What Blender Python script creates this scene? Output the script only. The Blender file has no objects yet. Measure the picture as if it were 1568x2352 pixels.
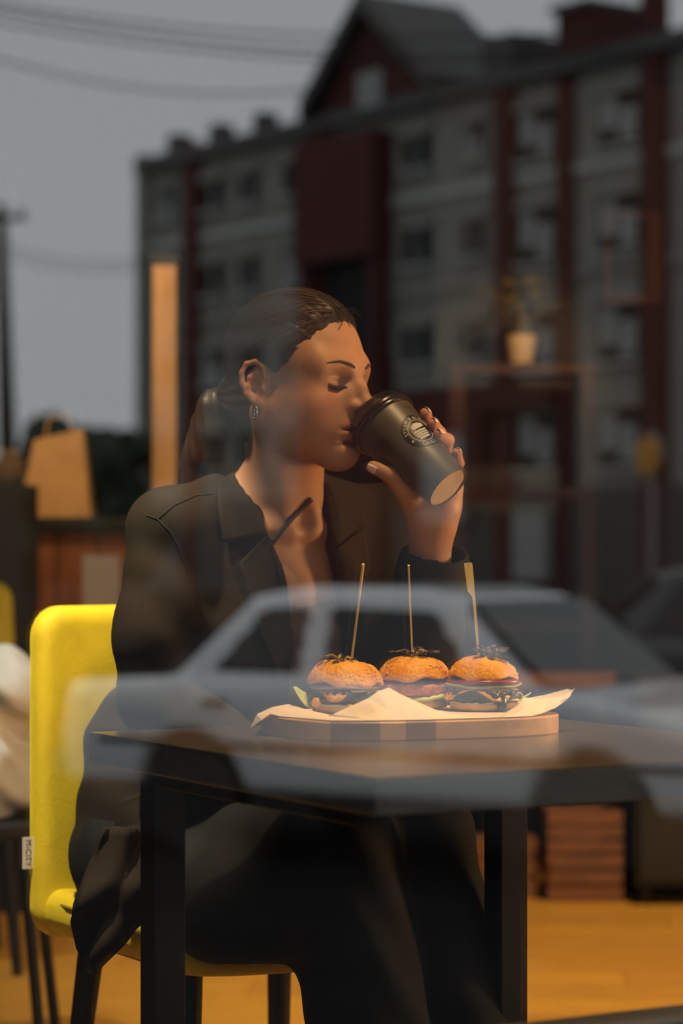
import bpy, math, random
import numpy as np
from mathutils import Vector, Matrix

random.seed(7)
rng = np.random.default_rng(11)
C = bpy.context.scene.collection
SC = bpy.context.scene

# ------------------------------------------------------------------ camera
F = 5700.0            # focal length in pixels of the 1568 x 2352 frame
EYE = 0.97            # lens height above the cafe floor
cam_d = bpy.data.cameras.new('camera')
cam = bpy.data.objects.new('camera', cam_d)
C.objects.link(cam)
cam.location = (0, 0, EYE)
cam.rotation_euler = (math.pi / 2, 0, 0)
cam_d.sensor_fit = 'VERTICAL'
cam_d.sensor_height = 36.0
cam_d.sensor_width = 24.0
cam_d.lens = F / 2352 * 36
cam_d.shift_y = 80 / 2352
cam_d.clip_end = 1000
cam_d.dof.use_dof = True
cam_d.dof.focus_distance = 3.08
cam_d.dof.aperture_fstop = 3.6
SC.camera = cam

# ------------------------------------------------------------------ sky, exposure
SC.view_settings.view_transform = 'Standard'
SC.view_settings.look = 'None'
SC.view_settings.gamma = 1
SC.view_settings.use_curve_mapping = False
SC.view_settings.exposure = 0.0
world = bpy.data.worlds.new('overcast_sky')
SC.world = world
world.use_nodes = True
wn = world.node_tree.nodes
wl = world.node_tree.links
bg = wn['Background']
tc = wn.new('ShaderNodeTexCoord')
nz = wn.new('ShaderNodeTexNoise')
nz.inputs['Scale'].default_value = 2.2
nz.inputs['Detail'].default_value = 3
cr = wn.new('ShaderNodeValToRGB')
cr.color_ramp.elements[0].position = 0.3
cr.color_ramp.elements[0].color = (0.80, 0.84, 0.87, 1)
cr.color_ramp.elements[1].position = 0.75
cr.color_ramp.elements[1].color = (1.0, 1.02, 1.03, 1)
wl.new(tc.outputs['Generated'], nz.inputs['Vector'])
wl.new(nz.outputs['Fac'], cr.inputs['Fac'])
wl.new(cr.outputs['Color'], bg.inputs['Color'])
SKY = 1.08
bg.inputs['Strength'].default_value = SKY

# ------------------------------------------------------------------ frames
A = math.radians(29.5)                       # the shop window runs away to the right
U = np.array([math.cos(A), math.sin(A), 0.0])      # along the window
NIN = np.array([-math.sin(A), math.cos(A), 0.0])   # into the cafe
G0 = np.array([0.0, 2.22, 0.0])              # a point on the outer glass face
ZUP = np.array([0.0, 0.0, 1.0])
STREET = -0.67


def W(px, py, d):
    return np.array([(px - 784) / F * d, d, EYE + (1256 - py) / F * d])


def RM(s, w, z):
    """room coordinates: s along the window, w into the room"""
    return G0 + U * s + NIN * w + np.array([0, 0, z])


def refl(p):
    """where the thing stands in the street whose mirror image is at p"""
    p = np.asarray(p, float)
    n = NIN
    k = (p - G0) @ n
    return p - 2 * np.outer(np.atleast_1d(k), n).reshape(p.shape)


# ------------------------------------------------------------------ materials
MATS = {}


def mat(name, col, rough=0.6, metal=0.0, var=0.0, scale=20.0, col2=None, bump=0.0, bscale=None, spec=0.5,
        sheen=0.0, coat=0.0, stretch=None, sss=0.0, attr=None, trans=0.0, detail=4, ior=None, srough=0.5):
    m = bpy.data.materials.new(name)
    m.use_nodes = True
    nt = m.node_tree
    b = nt.nodes['Principled BSDF']
    b.inputs['Base Color'].default_value = (*col, 1)
    b.inputs['Roughness'].default_value = rough
    b.inputs['Metallic'].default_value = metal
    b.inputs['Specular IOR Level'].default_value = spec
    if ior:
        b.inputs['IOR'].default_value = ior
    if sheen:
        b.inputs['Sheen Weight'].default_value = sheen
        b.inputs['Sheen Roughness'].default_value = srough
        b.inputs['Sheen Tint'].default_value = (*[min(1, c * 1.6 + 0.05) for c in col], 1)
    if coat:
        b.inputs['Coat Weight'].default_value = coat
        b.inputs['Coat Roughness'].default_value = 0.08
    if sss:
        b.inputs['Subsurface Weight'].default_value = sss
        b.inputs['Subsurface Radius'].default_value = (0.008, 0.003, 0.0015)
        b.inputs['Subsurface Scale'].default_value = 1.0
    if trans:
        b.inputs['Transmission Weight'].default_value = trans
    tcn = nt.nodes.new('ShaderNodeTexCoord')
    mp = nt.nodes.new('ShaderNodeMapping')
    nt.links.new(tcn.outputs['Object'], mp.inputs['Vector'])
    if stretch:
        mp.inputs['Scale'].default_value = stretch
    if attr:
        at = nt.nodes.new('ShaderNodeAttribute')
        at.attribute_name = attr
        src = at.outputs['Color']
        if var:
            n = nt.nodes.new('ShaderNodeTexNoise')
            n.inputs['Scale'].default_value = scale
            n.inputs['Detail'].default_value = detail
            nt.links.new(mp.outputs['Vector'], n.inputs['Vector'])
            mr = nt.nodes.new('ShaderNodeMapRange')
            mr.inputs['To Min'].default_value = 1 - var
            mr.inputs['To Max'].default_value = 1 + var
            nt.links.new(n.outputs['Fac'], mr.inputs['Value'])
            mx = nt.nodes.new('ShaderNodeVectorMath')
            mx.operation = 'SCALE'
            nt.links.new(src, mx.inputs[0])
            nt.links.new(mr.outputs['Result'], mx.inputs['Scale'])
            src = mx.outputs['Vector']
        nt.links.new(src, b.inputs['Base Color'])
    elif var or col2:
        n = nt.nodes.new('ShaderNodeTexNoise')
        n.inputs['Scale'].default_value = scale
        n.inputs['Detail'].default_value = detail
        nt.links.new(mp.outputs['Vector'], n.inputs['Vector'])
        r = nt.nodes.new('ShaderNodeValToRGB')
        c2 = col2 if col2 else tuple(c * (1 - var) for c in col)
        r.color_ramp.elements[0].position = 0.35
        r.color_ramp.elements[0].color = (*c2, 1)
        r.color_ramp.elements[1].position = 0.65
        r.color_ramp.elements[1].color = (*col, 1)
        nt.links.new(n.outputs['Fac'], r.inputs['Fac'])
        nt.links.new(r.outputs['Color'], b.inputs['Base Color'])
    if bump:
        n2 = nt.nodes.new('ShaderNodeTexNoise')
        n2.inputs['Scale'].default_value = bscale or scale * 3
        n2.inputs['Detail'].default_value = 3
        nt.links.new(mp.outputs['Vector'], n2.inputs['Vector'])
        bp = nt.nodes.new('ShaderNodeBump')
        bp.inputs['Strength'].default_value = bump
        bp.inputs['Distance'].default_value = 0.004
        nt.links.new(n2.outputs['Fac'], bp.inputs['Height'])
        nt.links.new(bp.outputs['Normal'], b.inputs['Normal'])
    MATS[name] = m
    return m


# ------------------------------------------------------------------ object helpers
def tag(o, label=None, cat=None, group=None, kind=None):
    if label:
        o['label'] = label
    if cat:
        o['category'] = cat
    if group:
        o['group'] = group
    if kind:
        o['kind'] = kind
    return o


def empty(name, loc=(0, 0, 0), rz=0.0):
    o = bpy.data.objects.new(name, None)
    C.objects.link(o)
    o.location = tuple(float(x) for x in loc)
    o.rotation_euler = (0, 0, rz)
    o.empty_display_size = 0.05
    return o


def link(name, me, m=None, parent=None, keep=True):
    """parts are given in world coordinates; a parent at some place keeps them where they are"""
    o = bpy.data.objects.new(name, me)
    C.objects.link(o)
    if m is not None:
        me.materials.append(MATS[m] if isinstance(m, str) else m)
    if parent is not None:
        o.parent = parent
        if keep:
            inv = Matrix.Identity(4)
            p = parent
            chain = []
            while p is not None:
                chain.append(p.matrix_basis.copy())
                p = p.parent
            for mb in reversed(chain):
                inv = inv @ mb
            o.matrix_basis = inv.inverted()
    return o


def mesh(name, V, Fc, m=None, parent=None, smooth=False, keep=True, fix=False, sharp=None):
    me = bpy.data.meshes.new(name)
    me.from_pydata([tuple(float(c) for c in v) for v in V], [], [tuple(int(i) for i in f) for f in Fc])
    me.update()
    if fix:
        import bmesh
        bm = bmesh.new()
        bm.from_mesh(me)
        bmesh.ops.recalc_face_normals(bm, faces=bm.faces)
        bm.to_mesh(me)
        bm.free()
    if smooth:
        me.polygons.foreach_set('use_smooth', [True] * len(me.polygons))
        if sharp:
            me.set_sharp_from_angle(angle=math.radians(sharp))
    return link(name, me, m, parent, keep)


class MB:
    """collects shapes for ONE part"""

    def __init__(self):
        self.V, self.Fc = [], []

    def add(self, V, Fc):
        k = len(self.V)
        self.V += [tuple(v) for v in V]
        self.Fc += [tuple(i + k for i in f) for f in Fc]
        return self

    def box(self, lo, hi, M=None, bev=0.0):
        x0, y0, z0 = lo
        x1, y1, z1 = hi
        if bev <= 0:
            V = [(x0, y0, z0), (x1, y0, z0), (x1, y1, z0), (x0, y1, z0), (x0, y0, z1), (x1, y0, z1), (x1, y1, z1), (x0, y1, z1)]
            Fc = [(0, 3, 2, 1), (4, 5, 6, 7), (0, 1, 5, 4), (1, 2, 6, 5), (2, 3, 7, 6), (3, 0, 4, 7)]
        else:
            b = bev
            V, Fc = [], []
            # rounded in plan and chamfered at top and bottom
            ring = []
            for cx, cy, a0 in ((x1 - b, y1 - b, 0), (x0 + b, y1 - b, 90), (x0 + b, y0 + b, 180), (x1 - b, y0 + b, 270)):
                for q in range(4):
                    a = math.radians(a0 + 30 * q)
                    ring.append((cx + b * math.cos(a), cy + b * math.sin(a), cx, cy))
            n = len(ring)
            for zz, ins in ((z0, .7), (z0 + b * .7, 0), (z1 - b * .7, 0), (z1, .7)):
                for (x, y, cx, cy) in ring:
                    V.append((x + (cx - x) * ins, y + (cy - y) * ins, zz))
            for r in range(3):
                for i in range(n):
                    j = (i + 1) % n
                    Fc.append((r * n + i, r * n + j, (r + 1) * n + j, (r + 1) * n + i))
            Fc.append(tuple(reversed(range(n))))
            Fc.append(tuple(range(3 * n, 4 * n)))
        if M is not None:
            V = [tuple(M(v)) for v in V]
        return self.add(V, Fc)

    def prism(self, poly, M0, M1):
        """poly points mapped by M0 (front) and M1 (back)"""
        n = len(poly)
        V = [tuple(M0(p)) for p in poly] + [tuple(M1(p)) for p in poly]
        Fc = [tuple(range(n)), tuple(reversed(range(n, 2 * n)))]
        for i in range(n):
            j = (i + 1) % n
            Fc.append((j, i, n + i, n + j))
        return self.add(V, Fc)

    def tube(self, pts, rad, sides=8, cap=True, flat=None, close=False):
        pts = [np.asarray(p, float) for p in pts]
        n = len(pts)
        rads = [rad] * n if np.isscalar(rad) else list(rad)
        V, Fc = [], []
        up = None
        for i, p in enumerate(pts):
            if close:
                t = pts[(i + 1) % n] - pts[i - 1]
            else:
                t = pts[min(i + 1, n - 1)] - pts[max(i - 1, 0)]
            t = t / (np.linalg.norm(t) + 1e-12)
            if up is None:
                r = np.array([0, 0, 1.0]) if abs(t[2]) < .9 else np.array([1.0, 0, 0])
                if flat is not None:
                    r = np.asarray(flat, float)
                up = r
            a = np.cross(t, up)
            a /= np.linalg.norm(a) + 1e-12
            up = np.cross(a, t)
            b = up
            for k in range(sides):
                q = 2 * math.pi * k / sides
                V.append(tuple(p + rads[i] * (a * math.cos(q) + b * math.sin(q))))
        last = n if close else n - 1
        for i in range(last):
            i2 = (i + 1) % n
            for k in range(sides):
                k2 = (k + 1) % sides
                Fc.append((i * sides + k, i * sides + k2, i2 * sides + k2, i2 * sides + k))
        if cap and not close:
            Fc.append(tuple(reversed(range(sides))))
            Fc.append(tuple(range((n - 1) * sides, n * sides)))
        return self.add(V, Fc)

    def lathe(self, prof, M=None, sides=32, wob=None):
        V, Fc = [], []
        n = len(prof)
        for i, (r, z) in enumerate(prof):
            for k in range(sides):
                q = 2 * math.pi * k / sides
                rr, zz = r, z
                if wob:
                    rr, zz = wob(r, z, q)
                v = np.array([rr * math.cos(q), rr * math.sin(q), zz])
                V.append(tuple(M(v)) if M else tuple(v))
        for i in range(n - 1):
            for k in range(sides):
                k2 = (k + 1) % sides
                Fc.append((i * sides + k, i * sides + k2, (i + 1) * sides + k2, (i + 1) * sides + k))
        if prof[0][0] > 1e-6:
            Fc.append(tuple(reversed(range(sides))))
        if prof[-1][0] > 1e-6:
            Fc.append(tuple(range((n - 1) * sides, n * sides)))
        return self.add(V, Fc)

    def build(self, name, m, parent=None, smooth=False, fix=True, sharp=40, keep=True):
        return mesh(name, self.V, self.Fc, m, parent, smooth, keep, fix, sharp)


def frame_M(o, x, y, z):
    o, x, y, z = (np.asarray(a, float) for a in (o, x, y, z))
    return lambda v: o + x * v[0] + y * v[1] + z * v[2]


ROOM_M = lambda v: RM(v[0], v[1], v[2])


# ------------------------------------------------------------------ signed distance modelling
def _ell(c, r):
    c = np.asarray(c, np.float32)
    r = np.asarray(r, np.float32)

    def f(P):
        q = P - c
        k0 = np.sqrt(((q / r) ** 2).sum(1))
        k1 = np.sqrt(((q / (r * r)) ** 2).sum(1)) + 1e-9
        return k0 * (k0 - 1) / k1
    return f, c, float(r.max())


def _cap(a, b, ra, rb):
    a = np.asarray(a, np.float32)
    b = np.asarray(b, np.float32)
    ba = b - a
    L = float(ba @ ba) + 1e-12

    def f(P):
        q = P - a
        h = np.clip(q @ ba / L, 0, 1)
        return np.sqrt(((q - h[:, None] * ba) ** 2).sum(1)) - (ra + (rb - ra) * h)
    return f, (a + b) / 2, float(np.sqrt(L) / 2 + max(ra, rb))


def xf(prim, O, R):
    """prim in local axes R (rows) at O"""
    f, c, rad = prim
    O = np.asarray(O, np.float32)
    R = np.asarray(R, np.float32)
    return (lambda P: f((P - O) @ R.T)), O + c @ R, rad


def smin(a, b, k):
    if k <= 0:
        return np.minimum(a, b)
    h = np.clip(0.5 + 0.5 * (b - a) / k, 0, 1)
    return b + (a - b) * h - k * h * (1 - h)


class SDF:
    def __init__(self):
        self.ops = []

    def u(self, prim, k=0.0):
        self.ops.append(('u', prim[0], k, np.asarray(prim[1]), prim[2]))
        return self

    def s(self, prim, k=0.0):
        self.ops.append(('s', prim[0], k, np.asarray(prim[1]), prim[2]))
        return self

    def i(self, f, k=0.0):
        self.ops.append(('i', f, k, None, 0))
        return self

    def warp(self, f):
        self.ops.append(('w', f, 0, None, 0))
        return self

    def eval(self, P, centre=None, brad=0.0):
        P = np.asarray(P, np.float32)
        d = np.full(len(P), 9.0, np.float32)
        for kind, f, k, c, R in self.ops:
            if centre is not None and c is not None:
                if np.linalg.norm(centre - c) - R > brad + max(k, 0.01) + 0.03:
                    continue
            if kind == 'u':
                d = smin(d, f(P), k)
            elif kind == 's':
                d = -smin(-d, f(P), k)
            elif kind == 'i':
                d = -smin(-d, -f(P), k)
            else:
                d = d + f(P)
        return d


def sdf_mesh(name, sd, lo, hi, h, m=None, parent=None, colour=None, post=None, n=14, slack=1.5):
    lo = np.asarray(lo, float)
    hi = np.asarray(hi, float)
    nb = np.ceil((hi - lo) / (h * n)).astype(int)
    B = np.stack(np.meshgrid(*[np.arange(k) for k in nb], indexing='ij'), -1).reshape(-1, 3)
    br = h * n * math.sqrt(3) / 2
    cen = lo + (B + 0.5) * n * h
    dc = np.concatenate([sd.eval(cen[i:i + 20000]) for i in range(0, len(cen), 20000)])
    act = np.abs(dc) < br * slack + 0.012
    B = B[act]
    cen = cen[act]
    g = np.stack(np.meshgrid(*[np.arange(n + 1)] * 3, indexing='ij'), -1)
    gf = g.reshape(-1, 3)
    big = (nb * n + 3).astype(np.int64)

    def cid(ijk):
        return (ijk[..., 0].astype(np.int64) * big[1] + ijk[..., 1]) * big[2] + ijk[..., 2]
    ids, pos, quads = [], [], []
    corner = np.array([(a, b, c) for a in (0, 1) for b in (0, 1) for c in (0, 1)])
    edges = [(0, 1), (2, 3), (4, 5), (6, 7), (0, 2), (1, 3), (4, 6), (5, 7), (0, 4), (1, 5), (2, 6), (3, 7)]
    for b, c0 in zip(B, cen):
        base = b * n
        P = lo + (base + gf) * h
        d = sd.eval(P, c0, br).reshape(n + 1, n + 1, n + 1)
        ins = d < 0
        if ins.all() or not ins.any():
            continue
        cv = np.stack([d[a:a + n, e:e + n, c:c + n] for a, e, c in corner], -1)
        si = cv < 0
        mix = si.any(-1) & ~si.all(-1)
        idx = np.argwhere(mix)
        if len(idx) == 0:
            continue
        vv = cv[mix]
        acc = np.zeros((len(idx), 3))
        cnt = np.zeros(len(idx))
        for e0, e1 in edges:
            va, vb = vv[:, e0], vv[:, e1]
            x = (va < 0) != (vb < 0)
            t = np.where(x, va / np.where(x, va - vb, 1), 0)
            p = corner[e0] + t[:, None] * (corner[e1] - corner[e0])
            acc += np.where(x[:, None], p, 0)
            cnt += x
        ids.append(cid(idx + base + 1))
        pos.append(lo + (base + idx + acc / cnt[:, None]) * h)
        for ax in range(3):
            sl0 = [slice(0, n)] * 3
            sl1 = [slice(0, n)] * 3
            sl1[ax] = slice(1, n + 1)
            a, e = ins[tuple(sl0)], ins[tuple(sl1)]
            ed = np.argwhere(a != e)
            if len(ed) == 0:
                continue
            fl = a[a != e]
            o1, o2 = [(1, 2), (2, 0), (0, 1)][ax]
            q = []
            for s1, s2 in ((0, 0), (1, 0), (1, 1), (0, 1)):
                cc = ed + base + 1
                cc[:, o1] -= s1
                cc[:, o2] -= s2
                q.append(cid(cc))
            q = np.stack(q, 1)
            q[~fl] = q[~fl][:, ::-1]
            quads.append(q)
    ids = np.concatenate(ids)
    pos = np.concatenate(pos)
    quads = np.concatenate(quads)
    ids, first = np.unique(ids, return_index=True)
    pos = pos[first]
    qi = np.searchsorted(ids, quads)
    qi = np.clip(qi, 0, len(ids) - 1)
    ok = (ids[qi] == quads).all(1)
    qi = qi[ok][:, ::-1]
    if post is not None:
        pos = post(pos)
    me = bpy.data.meshes.new(name)
    me.vertices.add(len(pos))
    me.vertices.foreach_set('co', pos.astype(np.float32).ravel())
    me.loops.add(len(qi) * 4)
    me.loops.foreach_set('vertex_index', qi.astype(np.int32).ravel())
    me.polygons.add(len(qi))
    me.polygons.foreach_set('loop_start', np.arange(0, len(qi) * 4, 4, dtype=np.int32))
    me.polygons.foreach_set('use_smooth', np.ones(len(qi), bool))
    me.update(calc_edges=True)
    me.validate()
    if colour is not None:
        col = colour(pos)
        a = me.color_attributes.new('tint', 'FLOAT_COLOR', 'POINT')
        a.data.foreach_set('color', np.concatenate([col, np.ones((len(col), 1))], 1).astype(np.float32).ravel())
    return link(name, me, m, parent)


def text_polys(txt, size=1.0):
    """flat letter triangles (verts, faces) of a word set from x = 0, with its width"""
    cu = bpy.data.curves.new('lettering', 'FONT')
    cu.body = txt
    cu.size = size
    cu.resolution_u = 3
    o = bpy.data.objects.new('lettering', cu)
    C.objects.link(o)
    dg = bpy.context.evaluated_depsgraph_get()
    dg.update()
    ev = o.evaluated_get(dg)
    me = ev.to_mesh()
    V = [np.array(v.co[:]) for v in me.vertices]
    Fc = [tuple(p.vertices) for p in me.polygons]
    ev.to_mesh_clear()
    bpy.data.objects.remove(o)
    bpy.data.curves.remove(cu)
    w = max((v[0] for v in V), default=0)
    return V, Fc, w

# ------------------------------------------------------------------ materials of the place
mat('dark_wall', (0.022, 0.020, 0.019), 0.8, var=0.4, scale=3)
mat('ceiling_paint', (0.03, 0.028, 0.026), 0.9)
mat('facade_render', (0.30, 0.29, 0.27), 0.85, var=0.2, scale=4)
mat('floor_wood', (0.50, 0.29, 0.040), 0.42, col2=(0.40, 0.20, 0.028), scale=6, stretch=(1, 9, 1), bump=0.15)
mat('floor_wood_b', (0.45, 0.25, 0.034), 0.45, col2=(0.34, 0.165, 0.022), scale=6, stretch=(1, 9, 1), bump=0.15)
mat('frame_metal', (0.05, 0.05, 0.05), 0.45, metal=0.3)
mat('sill_stone', (0.055, 0.052, 0.049), 0.55, var=0.25, scale=14)
mat('asphalt', (0.010, 0.010, 0.0105), 0.95, var=0.35, scale=2, bump=0.3, spec=0.02)
mat('paving', (0.18, 0.175, 0.165), 0.85, var=0.25, scale=3)
mat('grey_brick', (0.30, 0.294, 0.262), 0.85, var=0.22, scale=3, bump=0.3)
mat('red_brick', (0.098, 0.019, 0.015), 0.85, var=0.35, scale=5)
mat('white_trim', (0.50, 0.50, 0.47), 0.7)
mat('roof_metal', (0.06, 0.055, 0.055), 0.5)
mat('green_copper', (0.10, 0.26, 0.20), 0.6)
mat('window_dark', (0.012, 0.013, 0.015), 0.5, spec=0.12)
mat('curtain_pale', (0.34, 0.345, 0.34), 0.7)
mat('car_silver', (0.74, 0.76, 0.78), 0.35, spec=0.5, coat=1.0)
mat('car_black', (0.02, 0.02, 0.024), 0.25, spec=0.6, coat=0.8)
mat('car_glass', (0.02, 0.022, 0.024), 0.08)
mat('rubber', (0.012, 0.012, 0.012), 0.8)
mat('chrome', (0.7, 0.7, 0.7), 0.2, metal=1.0)
mat('red_lens', (0.35, 0.01, 0.01), 0.3)
mat('lamp_lens', (0.7, 0.7, 0.68), 0.15)
mat('leaf_dark', (0.018, 0.035, 0.014), 0.8, var=0.5, scale=4)
mat('bark', (0.05, 0.035, 0.025), 0.9)
mat('orange_sign', (0.62, 0.26, 0.015), 0.5)
mat('grey_metal', (0.25, 0.25, 0.26), 0.45, metal=0.6)

# glazing: a coated pane, part mirror and part clear
gm = bpy.data.materials.new('coated_glazing')
gm.use_nodes = True
gn = gm.node_tree.nodes
gn.clear()
go = gn.new('ShaderNodeOutputMaterial')
gx = gn.new('ShaderNodeMixShader')
gt = gn.new('ShaderNodeBsdfTransparent')
gt.inputs['Color'].default_value = (0.94, 0.945, 0.94, 1)
gg = gn.new('ShaderNodeBsdfGlossy')
gg.inputs['Roughness'].default_value = 0.0
gg.inputs['Color'].default_value = (0.96, 0.985, 1.0, 1)
gx.inputs['Fac'].default_value = 0.165
gm.node_tree.links.new(gt.outputs[0], gx.inputs[1])
gm.node_tree.links.new(gg.outputs[0], gx.inputs[2])
gm.node_tree.links.new(gx.outputs[0], go.inputs['Surface'])
MATS['coated_glazing'] = gm

# ------------------------------------------------------------------ the cafe room
S0, S1, DEEP, TOP = -5.0, 5.0, 7.2, 3.0
WS0, WS1, WZ0, WZ1 = -1.55, 2.1, 0.50, 2.55

fl = MB().box((S0, 0.0, -0.06), (S1, DEEP, -0.004), ROOM_M).build('floor', 'floor_wood_b')
tag(fl, 'warm honey coloured plank floor of the cafe', None, None, 'structure')
# planks run obliquely across the room as parts of the floor
pm = {}
k = 0
for iy in range(34):
    y0 = 2.9 + iy * 0.175
    off = (iy * 0.83) % 2.0
    for ix in range(4):
        x0 = -3.2 + off + ix * 2.0 - 1.0
        cxm = np.array([x0 + 1.0, y0 + .09, 0])
        wroom = (cxm - G0) @ NIN
        sroom = (cxm - G0) @ U
        if wroom < 0.75 or wroom > DEEP - .75 or abs(sroom) > 3.9 or abs(x0 + 1.0) > 0.2 * y0 + 1.4:
            continue
        key = (ix + iy) % 2
        if key not in pm:
            pb = MB().box((0, 0, -0.012), (1.997, 0.173, 0.0))
            o = pb.build('plank', ('floor_wood', 'floor_wood_b')[key], fl)
            pm[key] = o.data
        else:
            o = link('plank', pm[key], None, fl)
        o.matrix_basis = Matrix.Rotation(math.radians(-4), 4, 'Z') @ Matrix.Translation((x0, y0, 0))
        k += 1

tag(MB().box((S0, 0, TOP), (S1, DEEP, TOP + .1), ROOM_M).build('ceiling', 'ceiling_paint'), 'dark painted cafe ceiling', kind='structure')
tag(MB().box((S0, DEEP, -.06), (S1, DEEP + .15, TOP), ROOM_M).build('wall_back', 'dark_wall'), 'charcoal back wall of the cafe', kind='structure')
tag(MB().box((S0 - .15, 0, -.06), (S0, DEEP, TOP), ROOM_M).build('wall_left', 'dark_wall'), 'charcoal side wall of the cafe', kind='structure')
tag(MB().box((S1, 0, -.06), (S1 + .15, DEEP, TOP), ROOM_M).build('wall_right', 'dark_wall'), 'charcoal side wall of the cafe', kind='structure')
wf = MB()
wf.box((S0, -.16, STREET), (WS0, .10, 5.2), ROOM_M)
wf.box((WS1, -.16, STREET), (S1, .10, 5.2), ROOM_M)
wf.box((WS0, -.012, STREET), (WS1, .10, WZ0 - .03), ROOM_M)
wf.box((WS0, -.16, WZ1), (WS1, .10, 5.2), ROOM_M)
tag(wf.build('wall_front', 'facade_render'), 'rendered street wall of the cafe around the window', kind='structure')

blocker = empty('sky_blocker', RM(.3, -.8, 2.7))  # unseen cover added to cut the sky light entering the room
tag(blocker, 'unseen dark cover added over the window outside to block sky light', 'sky_blocker')
MB().prism([(-.17, 2.95), (-1.5, 2.62), (-1.5, 2.58), (-.17, 2.91)], lambda p: RM(WS0 - .4, p[0], p[1]), lambda p: RM(WS1 + .4, p[0], p[1])).build('blocker_sheet', 'rubber', blocker)
for s_ in (WS0 - .3, .3, WS1 + .3):
    MB().tube([RM(s_, -.18, 2.6), RM(s_, -1.48, 2.58)], .015, 8).build('arm', 'frame_metal', blocker)
win = empty('window_1', RM(.3, 0, WZ0))
tag(win, 'large shop window pane mirroring the street', kind='structure')
MB().box((WS0 + .04, 0.0, WZ0 + .01), (WS1 - .04, .008, WZ1 - .04), ROOM_M).build('pane', 'coated_glazing', win)
for nm, lo, hi in (('frame_bar', (WS0, -.03, WZ0), (WS0 + .05, .04, WZ1)), ('frame_bar', (WS1 - .05, -.03, WZ0), (WS1, .04, WZ1)),
                   ('frame_bar', (WS0 + .05, -.03, WZ1 - .05), (WS1 - .05, .04, WZ1))):
    MB().box(lo, hi, ROOM_M).build(nm, 'frame_metal', win)
MB().box((WS0 - .05, -.012, WZ0 - .03), (WS1 + .05, .062, 0.512), ROOM_M).build('sill', 'sill_stone', win)

# ------------------------------------------------------------------ the street behind the camera (seen mirrored in the pane)
tag(MB().box((-90, -160, STREET - .2), (90, -2.6, STREET), ROOM_M).build('road', 'asphalt'), 'grey asphalt street outside', kind='structure')
tag(MB().box((-90, -2.6, STREET - .2), (90, -.16, STREET + .12), ROOM_M).build('pavement', 'paving'), 'paved footway outside the window', kind='structure')


def mb_refl(mb):
    mb.V = [tuple(refl(np.array(v))) for v in mb.V]
    return mb


# ---- brick building across the street
HH = 14.3
P0 = np.array([(340 - 784) / F * 92.0, 92.0, 0.0])
P1 = np.array([(1568 - 784) / F * 69.0, 69.0, 0.0])
FE = (P1 - P0) / np.linalg.norm(P1 - P0)
FN = np.array([FE[1], -FE[0], 0.0])
if FN @ (-P0) < 0:
    FN = -FN


def fs(px):
    kx = (px - 784) / F
    return (kx * P0[1] - P0[0]) / (FE[0] - kx * FE[1])


def fh(px, py):
    d = (P0 + FE * fs(px))[1]
    return (1256 - py) / F * d + EYE


def fac(v):
    """facade coordinates: along, out, height (world z)"""
    return P0 + FE * v[0] + FN * v[1] + np.array([0, 0, v[2]])


def fbox(name, s0, s1, o0, o1, z0, z1, m, parent):
    return mb_refl(MB().box((s0, o0, z0), (s1, o1, z1), fac)).build(name, m, parent)


bld = empty('apartment_building', refl(P0 + FE * 12 + np.array([0, 0, STREET])))
tag(bld, 'long grey and red brick apartment building with gable, mirrored in the glass', 'building')
eave = fh(1090, 195)
sl, sr = 0.0, fs(1568) + 9
fbox('wall', sl, sr, -12, 0, STREET, eave, 'grey_brick', bld)
fbox('cornice', sl - .3, sr, -.2, .45, eave - .35, eave + .1, 'roof_metal', bld)
fbox('string_course', sl, sr, -.05, .12, fh(1090, 430) - .15, fh(1090, 430) + .1, 'white_trim', bld)
fbox('string_course', sl, sr, -.05, .12, fh(1090, 660) - .1, fh(1090, 660) + .1, 'grey_brick', bld)
rf = MB()
rf.prism([(sl, 0), (sr, 0), (sr, 1), (sl + 1.5, 1)], lambda p: fac((p[0], -p[1] * 5 + .2, eave + .1 + p[1] * .3)), lambda p: fac((p[0], -11, eave + .1 + p[1] * .3)))
mb_refl(rf).build('roof', 'roof_metal', bld)
for px, w, top in ((448, 30, 0.3), (742, 40, 0.0), (1168, 40, .4), (1307, 30, .2), (1512, 52, 2.6), (336, 20, .3)):
    a, b = fs(px - w / 2), fs(px + w / 2)
    fbox('pilaster', a, b, 0, .28, STREET, eave + top, 'red_brick' if px > 340 else 'grey_brick', bld)
a, b = fs(722), fs(905)
zt, zb = fh(815, 320), fh(815, 560)
fbox('brick_bay', a, b, 0, .9, zb - .6, zt, 'red_brick', bld)
fbox('archway', a + .5, b - .3, .02, .25, fh(815, 830), zb - .6, 'window_dark', bld)
fbox('bay_base', a, b, 0, .6, STREET, fh(815, 830), 'red_brick', bld)
fbox('bay_pier', a, a + .6, .25, .7, fh(815, 830), zb - .6, 'red_brick', bld)
fbox('bay_pier', b - .5, b, .25, .7, fh(815, 830), zb - .6, 'red_brick', bld)
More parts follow.
